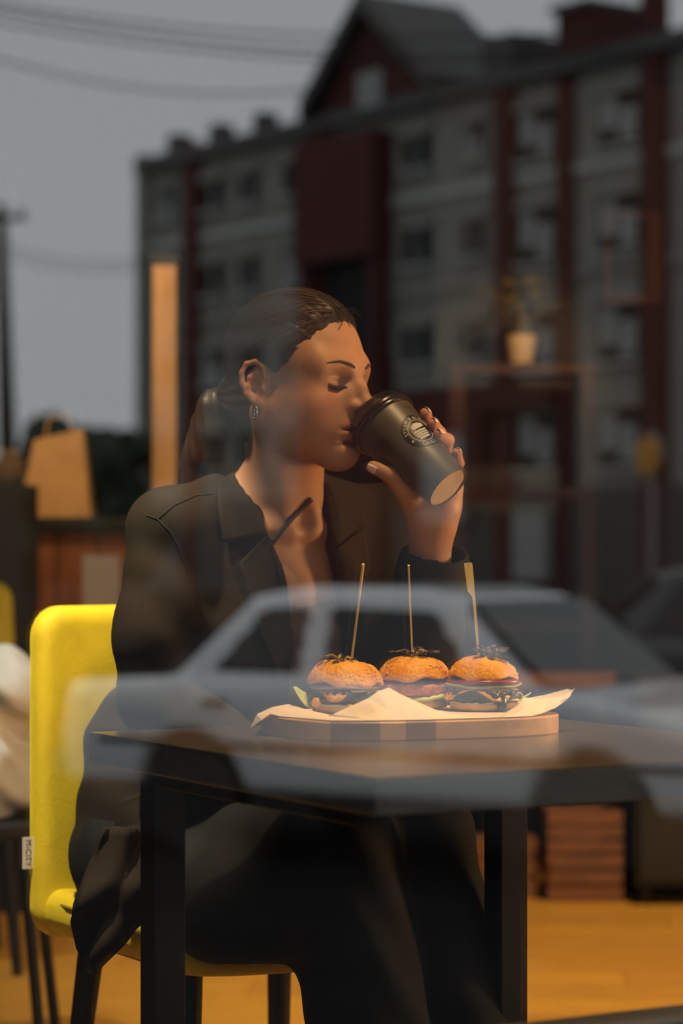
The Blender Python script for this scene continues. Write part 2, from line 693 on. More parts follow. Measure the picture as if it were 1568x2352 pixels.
# gable
g0, g1, gp = fs(755), fs(1010), fs(872)
gz0, gz1 = fh(872, 205), fh(872, 25)
gb = MB().prism([(g0, eave), (g1, eave), (gp + .3, gz1 - .3), (gp - .3, gz1 - .3)], lambda p: fac((p[0], .35, p[1])), lambda p: fac((p[0], -3, p[1])))
mb_refl(gb).build('gable', 'red_brick', bld)
for q0, q1 in (((g0 - .5, eave), (gp, gz1)), ((g1 + .5, eave), (gp, gz1))):
    t = .55
    gb = MB().prism([(q0[0], q0[1]), (q1[0], q1[1]), (q1[0], q1[1] + t), (q0[0], q0[1] + t)], lambda p: fac((p[0], .9, p[1])), lambda p: fac((p[0], -3.3, p[1])))
    mb_refl(gb).build('gable_roof', 'roof_metal', bld)
fbox('gable_window', fs(848), fs(902), .35, .5, fh(872, 250), fh(872, 170), 'curtain_pale', bld)
fbox('turret', fs(1290), fs(1368), -2, .2, eave, fh(1330, 25), 'red_brick', bld)
fbox('turret_cap', fs(1284), fs(1374), -2.2, .4, fh(1330, 25), fh(1330, 8), 'roof_metal', bld)
fbox('parapet', fs(1130), fs(1200), -1.5, .4, eave, fh(1165, 85), 'roof_metal', bld)
dm = MB().lathe([(1.35, 0), (1.3, .9), (1.0, 1.5), (.5, 1.9), (0, 2.1)], lambda v: fac((fs(725) + v[0], -1.2 + v[1], eave - .2 + v[2])), 16)
mb_refl(dm).build('dome', 'green_copper', bld, smooth=True)
for px in (366, 462, 563):
    fbox('chimney', fs(px - 10), fs(px + 12), -1.2, -.5, eave, eave + 1.0, 'roof_metal', bld)
rows = [(fh(1090, 362), fh(1090, 285)), (fh(1090, 590), fh(1090, 505)), (fh(1090, 825), fh(1090, 738)), (fh(1090, 1050), fh(1090, 960))]
for ci, (px, w) in enumerate(((385, 34), (490, 52), (572, 46), (680, 52), (962, 62), (1090, 46), (1236, 84), (1425, 96), (1640, 90))):
    a, b = fs(px - w / 2), fs(px + w / 2)
    for ri, (z0, z1) in enumerate(rows):
        big = px in (1236, 1425)
        wd = fbox('window', a, b, .0, .06, z0 - (.45 if big else 0), z1, 'window_dark', bld)
        fbox('sill', a - .1, b + .1, .06, .22, z0 - .12 - (.45 if big else 0), z0 - (.45 if big else 0), 'white_trim', wd)
        fbox('lintel', a - .12, b + .12, .06, .18, z1, z1 + .3, 'grey_brick', wd)
        if big or (ci + 2 * ri) % 5 == 0:
            mm = (a + b) / 2
            fbox('curtain', a + .12, mm - .06, .06, .09, z0, z1 - .1, 'curtain_pale', wd)
            fbox('curtain', mm + .06, b - .12, .06, .09, z0 - (.3 if big else 0), z1 - .45, 'curtain_pale', wd)
        else:
            fbox('glazing_bar', (a + b) / 2 - .04, (a + b) / 2 + .04, .06, .1, z0, z1, 'white_trim', wd)
fbox('ground_storey', sl, sr, 0, .25, STREET, 2.7, 'roof_metal', bld)
# shop fronts at street level: brown bays and pale doors
for px0, px1, y0, y1, m_ in ((930, 1130, 890, 1160, 'red_brick'), (1130, 1290, 880, 940, 'red_brick'), (1210, 1280, 1170, 1330, 'curtain_pale'),
                             (1000, 1090, 1000, 1200, 'curtain_pale')):
    pm_ = (px0 + px1) / 2
    fbox('shop_bay', fs(px0), fs(px1), .0, .5 if m_ == 'red_brick' else .55, max(STREET, fh(pm_, y1)), fh(pm_, y0), m_, bld)


# ---- cars: shaped bodies
def poly2(pts):
    pts = np.asarray(pts, np.float32)

    def f(x, z):
        p = np.stack([x, z], 1)
        d = np.full(len(p), 1e9, np.float32)
        s = np.ones(len(p), np.float32)
        n = len(pts)
        for i in range(n):
            a, b = pts[i], pts[i - 1]
            e = b - a
            w = p - a
            t = np.clip(w @ e / (e @ e), 0, 1)
            q = w - t[:, None] * e
            d = np.minimum(d, (q * q).sum(1))
            c1 = p[:, 1] >= a[1]
            c2 = p[:, 1] < b[1]
            c3 = e[0] * w[:, 1] > e[1] * w[:, 0]
            flip = (c1 & c2 & c3) | (~c1 & ~c2 & ~c3)
            s = np.where(flip, -s, s)
        return s * np.sqrt(d)
    return f


def ext(polyf, half, r):
    """extruded across the car, rounded by r; half(z) is the half width"""
    def f(P):
        a = polyf(P[:, 0], P[:, 2]) + r
        b = np.abs(P[:, 1]) - half(P[:, 2]) + r
        return np.minimum(np.maximum(a, b), 0) + np.sqrt(np.maximum(a, 0) ** 2 + np.maximum(b, 0) ** 2) - r
    return f, np.array([2.0, 0, .7]), 6.0


def cyl_y(cx, cz, rad, y0, y1):
    def f(P):
        a = np.sqrt((P[:, 0] - cx) ** 2 + (P[:, 2] - cz) ** 2) - rad
        b = np.maximum(y0 - P[:, 1], P[:, 1] - y1)
        return np.maximum(a, b)
    return f, np.array([cx, (y0 + y1) / 2, cz]), rad + abs(y1 - y0)


def make_car(root, place, paint, tall=0.0):
    """car built nose towards +x, local y = -.8 is the side that faces the pane"""
    body = poly2([(0.02, .34), (0.0, .62), (.05, .90 + tall * .3), (.75, .94 + tall * .3), (3.02, .95 + tall * .3), (3.6, .87 + tall * .3), (3.98, .77 + tall * .3), (4.10, .62), (4.12, .36)])
    roof = poly2([(.68, .90 + tall * .3), (1.18, 1.38 + tall), (1.5, 1.43 + tall), (2.2, 1.43 + tall), (2.48, 1.38 + tall), (3.06, .90 + tall * .3)])
    hw = lambda z: .80 - .10 * np.clip(z - .8, 0, 1) - .12 * np.clip(.55 - z, 0, 1)
    hr = lambda z: .74 - .30 * np.clip(z - .92, 0, 2)
    sd = SDF().u(ext(body, hw, .07)).u(ext(roof, hr, .09), .03)
    for cx in (.92, 3.36):
        for y0, y1 in ((-1.2, -.5), (.5, 1.2)):
            sd.s(cyl_y(cx, .30, .36, y0, y1), .01)
    post = lambda p: np.array([place(v) for v in p])
    sdf_mesh('body', sd, (-.1, -.95, .2), (4.3, .95, 1.6 + tall), .03, paint, root, post=post)
    g = .90 + tall * .3
    shapes = {'rear_window': [(.98, g + .05), (1.30, 1.33 + tall), (1.62, 1.35 + tall), (1.62, g + .05)],
              'front_window': [(1.72, g + .05), (1.72, 1.35 + tall), (2.38, 1.33 + tall), (2.72, g + .05)]}
    for nm, poly in shapes.items():
        pf = poly2(poly)
        for side in (-1, 1):
            w = SDF().u((ext(roof, lambda z: hr(z) + .008, .09)[0], np.array([2., 0, .7]), 6))
            w.i(lambda P, pf=pf: pf(P[:, 0], P[:, 2]))
            w.i(lambda P, side=side: .35 - side * P[:, 1])
            sdf_mesh('side_window', w, (.5, -.95, .8), (3.2, .95, 1.6 + tall), .035, 'car_glass', root, post=post)
    # screens
    for nm, x0, z0, x1, z1, in (('windscreen', 3.035, g + .04, 2.53, 1.35 + tall), ('rear_screen', .70, g + .05, 1.15, 1.345 + tall)):
        sgn = 1 if nm == 'windscreen' else -1
        wv = []
        for (x, z, hw_) in ((x0, z0, .66), (x1, z1, .56)):
            wv += [(x + sgn * .035, -hw_, z + .02), (x + sgn * .035, hw_, z + .02)]
        V = [place(np.array(v)) for v in wv] + [place(np.array(v) - np.array([sgn * .02, 0, .015])) for v in wv]
        mesh(nm, V, [(0, 1, 3, 2), (4, 6, 7, 5), (0, 4, 5, 1), (1, 5, 7, 3), (3, 7, 6, 2), (2, 6, 4, 0)], 'car_glass', root, fix=True)
    for cx in (.92, 3.36):
        for side in (-1, 1):
            c = np.array([cx, side * .70, .30])
            M = lambda v, c=c, side=side: place(c + np.array([v[0], side * v[2], v[1]]))
            wh = MB().lathe([(0, -.09), (.27, -.09), (.30, -.05), (.30, .05), (.27, .09), (.20, .09)], M, 24).build('wheel', 'rubber', root, smooth=True)
            MB().lathe([(.20, .07), (.19, .095), (.08, .10), (0, .085)], M, 16).build('hub_cap', 'rubber', wh, smooth=True)
    for x0, x1, z0, z1 in ((-.06, .05, .38, .50), (4.07, 4.18, .38, .50)):
        MB().box((x0, -.76, z0), (x1, .76, z1), place).build('bumper', 'chrome', root)
    for x in (1.02, 1.98):
        MB().box((x, -.815, .80), (x + .16, -.79, .835), place).build('door_handle', 'rubber', root)
        MB().box((x, .79, .80), (x + .16, .815, .835), place).build('door_handle', 'rubber', root)
    for y in (-.55, .55):
        MB().lathe([(.10, 0), (.10, .05), (.07, .07), (0, .075)], lambda v, y=y: place(np.array([4.05 + v[2], y + v[0], .66 + v[1]])), 16).build('headlamp', 'lamp_lens', root)
        MB().box((-.02, y - .17, .60), (.03, y + .17, .78), place).build('tail_lamp', 'red_lens', root)
    MB().box((4.04, -.42, .56), (4.10, .42, .74), place).build('grille', 'rubber', root)
    MB().box((2.78, -.90, .98 + tall * .3), (2.86, -.76, 1.09 + tall * .3), place).build('wing_mirror', 'rubber', root)
    MB().box((0.3, -.812, .58), (3.9, -.795, .615), place).build('rub_strip', 'rubber', root)


def car_place(px_mid, d, phi, flip=1):
    c = np.array([(px_mid - 784) / F * d, d, STREET])
    fx = np.array([math.cos(phi) * flip, -math.sin(phi), 0])
    fy = np.array([math.sin(phi), math.cos(phi) * flip, 0]) if flip > 0 else np.array([math.sin(phi), math.cos(phi), 0])
    return lambda v: refl(c + fx * (v[0] - 2.0) + fy * (v[1] + .8) + np.array([0, 0, v[2]]))


pl = car_place(815, 12.6, math.radians(35))
car = empty('sedan_car', pl(np.array([2., 0, 0])))
tag(car, 'pale silver boxy saloon car, the large side-on reflection across the pane', 'car')
make_car(car, pl, 'car_silver')
pl2 = car_place(1690, 17.5, math.radians(4), -1)
car2 = empty('sedan_car', pl2(np.array([2., 0, 0])))
tag(car2, 'dark glossy car parked further off, reflected above the pale saloon\'s bonnet', 'car')
make_car(car2, pl2, 'car_black', .08)


# ---- trees, pole, wires, sign
def make_tree(px, d, top, wid, label):
    base = np.array([(px - 784) / F * d, d, STREET])
    zt = EYE + (1256 - top) / F * d
    root = empty('street_tree', refl(base))
    tag(root, label, 'tree', 'trees down the street')
    t = MB().tube([base, base + [0.1, 0, (zt - STREET) * .5], base + [0, 0, (zt - STREET) * .8]], [.22, .16, .06], 8)
    mb_refl(t).build('trunk', 'bark', root, smooth=True)
    c = SDF()
    r2 = random.Random(px)
    for i in range(16):
        a = r2.random() * 6.28
        rr = r2.random() ** .5 * wid * .55
        zz = zt - .28 * wid - r2.random() * (zt - STREET) * .62
        c.u(_ell((base[0] + rr * math.cos(a), base[1] + rr * math.sin(a), zz), [wid * (.18 + .16 * r2.random())] * 3), .25)
    c.warp(lambda P: (.16 * np.sin(P[:, 0] * 5.1) * np.sin(P[:, 1] * 4.3) * np.sin(P[:, 2] * 5.7) + .07 * np.sin(P[:, 0] * 13) * np.sin(P[:, 2] * 15)).astype(np.float32))
    sdf_mesh('crown', c, base - [wid, wid, 0], np.array([base[0] + wid, base[1] + wid, zt + 1]), .12, 'leaf_dark', root, post=refl)


make_tree(85, 56, 955, 2.6, 'dark round-topped tree beside the utility pole, far down the street')
make_tree(215, 66, 945, 2.4, 'dark tree, middle one of the three far down the street')
make_tree(318, 74, 1000, 1.8, 'low dark tree by the corner of the brick building')

d = 42.0
pole = empty('utility_pole', refl(np.array([(15 - 784) / F * d, d, STREET])))
tag(pole, 'tapering utility pole against the grey sky', 'pole')
a0, a1 = W(30, 1256, d), W(2, 470, d)
a0[2] = STREET
mb_refl(MB().tube([a0, a1], [.22, .09], 10)).build('post', 'bark', pole, smooth=True)
mb_refl(MB().tube([W(-50, 505, d), W(60, 500, d)], .05, 6)).build('crossarm', 'bark', pole)
for px in (-40, 0, 50):
    mb_refl(MB().lathe([(.05, 0), (.07, .06), (.05, .1), (.06, .16), (0, .18)], lambda v, px=px: W(px, 500, d) + v, 10)).build('insulator', 'white_trim', pole, smooth=True)
wires = [((-60, 12), (1500, 108), 26), ((-60, 40), (1500, 122), 26.5), ((-60, 0), (1500, 60), 27), ((-60, 118), (760, 200), 30), ((-60, 535), (345, 592), 44), ((-60, 560), (345, 612), 44.5)]
wlab = ['highest thin wire crossing the sky', 'second wire crossing the upper sky', 'fine wire just under the top edge of the sky', 'lone wire sagging below the upper ones',
        'upper wire of the low pair at the pole', 'lower wire of the low pair at the pole']
for (a, b, d), lb in zip(wires, wlab):
    pts = []
    for i in range(15):
        t = i / 14
        p = W(a[0] + (b[0] - a[0]) * t, a[1] + (b[1] - a[1]) * t, d)
        p[2] -= .25 * 4 * t * (1 - t)
        pts.append(p)
    tag(mb_refl(MB().tube(pts, .014, 5)).build('power_line', 'rubber', None), lb, 'wire', 'overhead wires')
sg = empty('street_sign', refl(W(1490, 1050, 30)))
tag(sg, 'round orange sign on a grey backing by the dark car', 'sign')
c = W(1490, 1046, 30)
mb_refl(MB().lathe([(.24, 0), (.24, .03), (0, .04)], lambda v: c + v[0] * np.array([.47, -.88, 0]) + v[1] * ZUP + v[2] * np.array([-.88, -.47, 0]), 24)).build('sign_face', 'orange_sign', sg)
mb_refl(MB().lathe([(.27, -.03), (.27, 0), (0, 0)], lambda v: c + v[0] * np.array([.47, -.88, 0]) + v[1] * ZUP + v[2] * np.array([-.88, -.47, 0]), 24)).build('sign_back', 'grey_metal', sg)
mb_refl(MB().tube([np.array([c[0] + .05, c[1] + .1, STREET]), c + [0.05, .1, .3]], .04, 8)).build('sign_post', 'grey_metal', sg)

# ------------------------------------------------------------------ materials of the table setting
mat('table_top', (0.125, 0.090, 0.060), 0.26, col2=(0.085, 0.062, 0.042), scale=5, stretch=(3, 14, 14), bump=0.04, spec=0.5)
mat('table_edge', (0.075, 0.072, 0.066), 0.5, col2=(0.055, 0.052, 0.048), scale=7, stretch=(3, 3, 14))
mat('black_steel', (0.006, 0.006, 0.006), 0.5, spec=0.3)
mat('board_light', (0.66, 0.37, 0.13), 0.5, col2=(0.54, 0.28, 0.09), scale=9, stretch=(2, 8, 8), bump=0.05)
mat('board_dark', (0.33, 0.18, 0.085), 0.5, col2=(0.25, 0.13, 0.06), scale=9, stretch=(2, 8, 8), bump=0.05)
mat('parchment', (0.80, 0.66, 0.50), 0.6, var=0.08, scale=30, bump=0.1)
mat('bun_top', (0.82, 0.38, 0.045), 0.42, col2=(0.72, 0.27, 0.022), scale=40, bump=0.5, bscale=300, spec=0.4)
mat('bun_crumb', (0.72, 0.47, 0.24), 0.75, col2=(0.62, 0.36, 0.16), scale=60, bump=0.3)
mat('sesame', (0.85, 0.62, 0.30), 0.5)
mat('patty', (0.040, 0.022, 0.014), 0.33, col2=(0.012, 0.008, 0.007), scale=90, bump=0.9, bscale=160, spec=0.6)
mat('crisp_patty', (0.62, 0.20, 0.045), 0.6, col2=(0.42, 0.11, 0.02), scale=110, bump=0.9, bscale=220)
mat('cheese', (0.82, 0.42, 0.035), 0.35, var=0.1, scale=20)
mat('tomato', (0.30, 0.016, 0.014), 0.3, var=0.3, scale=60)
mat('onion', (0.22, 0.05, 0.09), 0.35, col2=(0.55, 0.42, 0.40), scale=25)
mat('lettuce', (0.42, 0.50, 0.12), 0.5, col2=(0.70, 0.66, 0.36), scale=35)
mat('pickle', (0.42, 0.40, 0.08), 0.4, var=0.3, scale=60)
mat('sauce_and_gap', (0.020, 0.009, 0.007), 0.12, spec=0.7)
mat('micro_leaf', (0.055, 0.022, 0.030), 0.55, var=0.5, scale=60)
mat('micro_stem', (0.55, 0.48, 0.06), 0.5)
mat('bamboo', (0.72, 0.53, 0.20), 0.5, col2=(0.62, 0.42, 0.13), scale=30, stretch=(4, 4, .6))
mat('cup_black', (0.075, 0.060, 0.040), 0.42, spec=0.6, var=0.12, scale=300)
mat('cup_lid', (0.014, 0.013, 0.012), 0.26, spec=0.6)
mat('cup_base', (0.82, 0.60, 0.32), 0.7, var=0.08, scale=60)
mat('sticker_black', (0.006, 0.006, 0.006), 0.4, spec=0.35)
mat('sticker_white', (0.62, 0.58, 0.46), 0.6, spec=0.2)
mat('velvet', (0.70, 0.53, 0.005), 0.75, col2=(0.52, 0.385, 0.004), scale=9, bump=0.12, bscale=260, sheen=0.5, detail=6)
mat('seam', (0.16, 0.11, 0.01), 0.9)
mat('tag_white', (0.75, 0.70, 0.66), 0.6)
mat('print_black', (0.01, 0.01, 0.01), 0.6)

# ------------------------------------------------------------------ table
TZ = 0.75
TS0, TS1, TW0, TW1 = 0.097, 0.712, 0.106, 0.782
tbl = empty('dining_table', RM((TS0 + TS1) / 2, (TW0 + TW1) / 2, 0), A)
tag(tbl, 'square dark wood dining table on black steel legs at the window', 'table')
MB().box((TS0, TW0, TZ - .037), (TS1, TW1, TZ - .0012), ROOM_M, bev=.003).build('edge_band', 'table_edge', tbl)
MB().box((TS0 + .0008, TW0 + .0008, TZ - .0012), (TS1 - .0008, TW1 - .0008, TZ), ROOM_M).build('table_top', 'table_top', tbl)
for s in (.150, .627):
    MB().box((s - .02, .668, .032), (s + .02, .708, TZ - .037), ROOM_M, bev=.002).build('leg', 'black_steel', tbl)
    MB().box((s - .02, .20, TZ - .057), (s + .02, .668, TZ - .037), ROOM_M, bev=.002).build('top_rail', 'black_steel', tbl)
    MB().box((s - .03, .16, 0), (s + .03, .72, .032), ROOM_M, bev=.002).build('foot_bar', 'black_steel', tbl)

# ------------------------------------------------------------------ serving board made of glued staves
BC = np.array([0.081, 2.950, TZ])
BA = math.radians(21)
BX = np.array([math.cos(BA), math.sin(BA), 0])
BY = np.array([-math.sin(BA), math.cos(BA), 0])
BL, BWD, BT = .173, .128, .022
brd = empty('serving_board', BC, BA)
tag(brd, 'thick oval wooden serving board under the burgers', 'board')
cuts = [-1.0, -.80, -.50, -.33, -.12, .30, .66, 1.0]
for i in range(len(cuts) - 1):
    x0, x1 = cuts[i] * BL, cuts[i + 1] * BL
    xs = np.linspace(x0, x1, 15)
    yy = BWD * np.clip(1 - np.abs(xs / BL) ** 2.9, 0.0, 1) ** (1 / 2.9)
    poly = [(x, -y) for x, y in zip(xs, yy)] + [(x, y) for x, y in zip(xs[::-1], yy[::-1])]
    if i == 0:
        poly = poly[1:]
    pb = MB()
    n = len(poly)
    cx, cy = (x0 + x1) / 2, 0
    ins = lambda p, q: BC + BX * p[0] + BY * (p[1] * (1 - q * .02)) + ZUP * 0
    V, Fc = [], []
    for zz, q in ((0, .6), (.0015, 0), (BT - .0015, 0), (BT, .6)):
        V += [tuple(ins(p, q) + ZUP * zz) for p in poly]
    for r in range(3):
        for j in range(n):
            j2 = (j + 1) % n
            Fc.append((r * n + j, r * n + j2, (r + 1) * n + j2, (r + 1) * n + j))
    Fc += [tuple(reversed(range(n))), tuple(range(3 * n, 4 * n))]
    pb.add(V, Fc).build('stave', 'board_dark' if i in (1, 3) else 'board_light', brd)
BTOP = TZ + BT

# ------------------------------------------------------------------ parchment
def paper():
    # columns left to right: (px of front rim, px of crest, py of crest, crest depth)
    crest = [(574, 1672, 2.905), (590, 1640, 2.91), (625, 1624, 2.93), (662, 1617, 2.95), (695, 1628, 2.93), (722, 1649, 2.87), (765, 1640, 2.845), (805, 1622, 2.85),
             (845, 1604, 2.855), (868, 1588, 2.86), (893, 1579, 2.865), (915, 1592, 2.87), (945, 1606, 2.875), (985, 1626, 2.88), (1030, 1639, 2.885), (1090, 1645, 2.89),
             (1150, 1643, 2.90), (1185, 1622, 2.915), (1203, 1602, 2.925), (1232, 1606, 2.94), (1262, 1603, 2.955), (1292, 1597, 2.96), (1312, 1588, 2.965), (1320, 1580, 2.965)]
    n = len(crest)
    V, Fc = [], []
    rowsn = 7
    for i, (px, py, d) in enumerate(crest):
        t = i / (n - 1)
        top = W(px, py, d)
        # rim point on the board along the board's front edge
        x = (-.97 + 1.93 * t) * BL
        y = -BWD * .965 * max(0.0, 1 - abs(x / BL) ** 2.9) ** (1 / 2.9)
        rim = BC + BX * x + BY * y + ZUP * (BT + .0015)
        back = BC + BX * (x * .93) + BY * (BWD * .80 * max(0.0, 1 - abs(x * .93 / BL) ** 2.9) ** (1 / 2.9)) + ZUP * (BT + .0012)
        mid = BC + BX * (x * .95) + BY * (-.01) + ZUP * (BT + .0008)
        edge_l = i < 2
        if edge_l:
            rim = BC + BX * (-.965 * BL) + BY * (-.035 + .02 * i) + ZUP * (BT + .0015)
            if i == 0:
                rim = rim * .55 + top * .45 + ZUP * .010
        if i > n - 5:
            q = (i - (n - 5)) / 4
            rim = rim * (1 - q * .93) + (top - ZUP * (.010 * (1 - q) + .0008)) * q * .93
            back = back * (1 - q * .9) + (top + np.array([0, .02 * (1 - q), .001])) * q * .9
            mid = mid * (1 - q * .9) + (top - ZUP * (.004 * (1 - q))) * q * .9
        wob = .0016 * math.sin(i * 2.1)
        pts = [back, back * .5 + mid * .5, mid, mid * .4 + rim * .6 + ZUP * .0004, rim, rim * .55 + top * .45 + np.array([wob, -.003 - wob, .0]), top]
        V += [tuple(p) for p in pts]
    for i in range(n - 1):
        for j in range(rowsn - 1):
            Fc.append((i * rowsn + j, i * rowsn + j + 1, (i + 1) * rowsn + j + 1, (i + 1) * rowsn + j))
    me = bpy.data.meshes.new('parchment_paper')
    me.from_pydata(V, [], Fc)
    o = link('parchment_paper', me, 'parchment')
    so = o.modifiers.new('thick', 'SOLIDIFY')
    so.thickness = .0005
    so.offset = 1
    return tag(o, 'crumpled cream parchment sheet between board and burgers', 'paper')


paper()


# ------------------------------------------------------------------ burgers
def wobble(seed, ar, az, f=5):
    r = random.Random(seed)
    ph = [r.random() * 6.28 for _ in range(6)]

    def w(rad, z, q):
        k = sum(math.sin((i + 2) * q + ph[i]) / (i + 1.5) for i in range(f if f < 6 else 6))
        return rad * (1 + ar * k), z + az * k * (1 if rad > .004 else .3)
    return w


def disc(c, r, t, seed, ar, az, m, name, parent, tilt=(0, 0), rag=.0):
    w0 = wobble(seed, ar, az)
    rr = random.Random(seed + 5)
    jag = [rr.uniform(-rag, rag) for _ in range(48)]

    def w(rad, z, q):
        a, b = w0(rad, z, q)
        k = int(q / 6.2832 * 48) % 48
        return a * (1 + jag[k] * (rad / r)), b + jag[k] * .02 * (rad / r)
    prof = [(0, 0), (r * .7, 0), (r * .95, t * .12), (r, t * .4), (r * .99, t * .7), (r * .93, t * .95), (r * .6, t), (0, t)]
    M = lambda v: np.asarray(c) + np.array([v[0], v[1], v[2] + v[0] * tilt[0] + v[1] * tilt[1]])
    return MB().lathe(prof, M, 48, w).build(name, m, parent, smooth=True, sharp=None)


def lump(c, r, t, seed, m, name, parent, amp=.0016, fr=150):
    """rough round patty"""
    c = np.asarray(c, np.float32)
    ph = [random.Random(seed + q).random() * 6.28 for q in range(6)]

    def f(P):
        q = P - c - np.array([0, 0, t / 2], np.float32)
        a = np.arctan2(q[:, 1], q[:, 0])
        rr_ = np.sqrt(q[:, 0] ** 2 + q[:, 1] ** 2)
        edge = r * (1 + .03 * np.sin(2 * a + ph[0]) + .025 * np.sin(5 * a + ph[1]) + .02 * np.sin(11 * a + ph[2]))
        x = rr_ - edge + .005
        y = np.abs(q[:, 2]) - t / 2 + .005
        d = np.minimum(np.maximum(x, y), 0) + np.sqrt(np.maximum(x, 0) ** 2 + np.maximum(y, 0) ** 2) - .005
        n = amp * np.sin(q[:, 0] * fr + ph[3]) * np.sin(q[:, 1] * fr * 1.1 + ph[4]) * np.sin(q[:, 2] * fr * 1.3 + ph[5]) + amp * .5 * np.sin(q[:, 0] * fr * 2.7) * np.sin(q[:, 1] * fr * 2.5 + q[:, 2] * fr * 2)
        return (d + n).astype(np.float32)
    return sdf_mesh(name, SDF().u((f, c + np.array([0, 0, t / 2], np.float32), r * 1.15)), c - [r * 1.25, r * 1.25, .006], c + [r * 1.25, r * 1.25, t + .006], .0015, m, parent, slack=3)


def leaf(M, name, m, parent, L, Wd, curl, seed):
    r = random.Random(seed)
    V, Fc = [], []
    nu, nv = 12, 6
    for i in range(nu):
        t = i / (nu - 1)
        for j in range(nv):
            s = j / (nv - 1) * 2 - 1
            ww = Wd * math.sin(math.pi * min(1, .12 + .88 * t)) ** .6
            x = L * t
            y = s * ww
            z = curl * t * t * L + .25 * ww * abs(s) + .10 * Wd * math.sin(9 * t + 3 * s + seed) * abs(s)
            V.append(tuple(M((x, y, z))))
    for i in range(nu - 1):
        for j in range(nv - 1):
            Fc.append((i * nv + j, (i + 1) * nv + j, (i + 1) * nv + j + 1, i * nv + j + 1))
    o = mesh(name, V, Fc, m, parent, smooth=True)
    so = o.modifiers.new('thick', 'SOLIDIFY')
    so.thickness = .0009
    return o


def bun_top(c, r, hgt, seed, parent, tilt):
    M = lambda v: np.asarray(c) + np.array([v[0], v[1], v[2] + v[0] * tilt[0] + v[1] * tilt[1]])
    c32 = np.asarray(c, np.float32)
    ph = [random.Random(seed + q).random() * 6.28 for q in range(8)]

    def bun_f(P):
        q = P - c32
        a = np.arctan2(q[:, 1], q[:, 0])
        rr_ = np.sqrt(q[:, 0] ** 2 + q[:, 1] ** 2)
        zz = q[:, 2] - q[:, 0] * tilt[0]
        edge = r * (1 + .022 * np.sin(2 * a + ph[0]) + .018 * np.sin(3 * a + ph[1]) + .012 * np.sin(5 * a + ph[2]) + .008 * np.sin(9 * a + ph[3]))
        u = rr_ / edge
        top = hgt * np.clip(1 - np.clip(u, 0, 1.2) ** 3.1, -.4, 1) ** 1.0
        top = hgt * np.where(u < 1, np.maximum(1 - np.clip(u, 0, 1) ** 3.0, 0) ** .62, -.3)
        low = .0015 + .0018 * np.sin(3 * a + ph[4]) + .0014 * np.sin(7 * a + ph[5]) + .004 * np.clip(u - .82, 0, 1)
        k = 34.
        d = np.maximum((zz - top) * .55, (low - zz))
        d = np.maximum(d, (rr_ - edge))
        n = .0005 * np.sin(q[:, 0] * 190 + ph[6]) * np.sin(q[:, 1] * 170 + ph[7]) + .0002 * np.sin(q[:, 0] * 410 + zz * 300) * np.sin(q[:, 1] * 380 + 1) + .0006 * np.sin(q[:, 0] * 90 + 2 * np.sin(q[:, 1] * 70))
        return (d + n).astype(np.float32)
    o = sdf_mesh('bun_top', SDF().u((bun_f, c32 + np.array([0, 0, hgt / 2], np.float32), r * 1.2)), c32 - [r * 1.3, r * 1.3, .012], c32 + [r * 1.3, r * 1.3, hgt + .01], .0014, 'bun_top', parent, slack=3)
    rr = random.Random(seed)
    sb = MB()
    for _ in range(150):
        q = rr.random() * 6.2832
        u = rr.random() ** .6
        ang = u * 1.35
        rad = r * .97 * math.sin(ang)
        zz = hgt * max(0, 1 - (rad / r) ** 3.0) ** .62 - .0004
        p = M(np.array([rad * math.cos(q), rad * math.sin(q), zz]))
        nrm = np.array([math.sin(ang) * math.cos(q), math.sin(ang) * math.sin(q), math.cos(ang) + .2])
        nrm /= np.linalg.norm(nrm)
        t1 = np.cross(nrm, [math.cos(q * 7), math.sin(q * 7), .3])
        t1 /= np.linalg.norm(t1)
        t2 = np.cross(nrm, t1)
        L, wd, th = .0021, .0013, .0009
        V = [p + t1 * L, p + t2 * wd, p - t1 * L, p - t2 * wd, p + nrm * th, p - nrm * th]
        sb.add([tuple(v) for v in V], [(0, 1, 4), (1, 2, 4), (2, 3, 4), (3, 0, 4), (1, 0, 5), (2, 1, 5), (3, 2, 5), (0, 3, 5)])
    s = sb.build('sesame_seeds', 'sesame', o, smooth=True, sharp=None)
    s['kind'] = 'stuff'
    return M


def greens(c, parent, seed, n, spread, big=0.006, up=.012):
    rr = random.Random(seed)
    st, lf = MB(), MB()
    for i in range(n):
        a = rr.random() * 6.28
        d1 = np.array([math.cos(a), math.sin(a), 0])
        L = spread * (.4 + .6 * rr.random())
        z1 = up * rr.random()
        p0 = np.asarray(c) + d1 * .002
        p1 = p0 + d1 * L * .5 + ZUP * (z1 * .9 + .003)
        p2 = p0 + d1 * L + ZUP * z1
        st.tube([p0, p1, p2], [.0007, .0006, .0005], 5)
        for k in range(2):
            q = rr.random() * 6.28
            ld = np.array([math.cos(q), math.sin(q), .5 * rr.random()])
            e = np.cross(ld, [0, 0, 1.0])
            e /= np.linalg.norm(e)
            s = big * (.6 + .6 * rr.random())
            nn = np.cross(ld, e)
            V = [p2, p2 + ld * s * .5 + e * s * .5 + nn * s * .15, p2 + ld * s + e * s * .25, p2 + ld * s * .9, p2 + ld * s - e * s * .25, p2 + ld * s * .5 - e * s * .5 + nn * s * .15, p2 + ld * s * .45 - nn * s * .12]
            lf.add([tuple(v) for v in V], [(0, 1, 6), (1, 2, 6), (2, 3, 6), (3, 4, 6), (4, 5, 6), (5, 0, 6)])
    a = st.build('sprout_stems', 'micro_stem', parent, smooth=True)
    a['kind'] = 'stuff'
    b = lf.build('micro_greens', 'micro_leaf', parent, fix=False)
    b['kind'] = 'stuff'


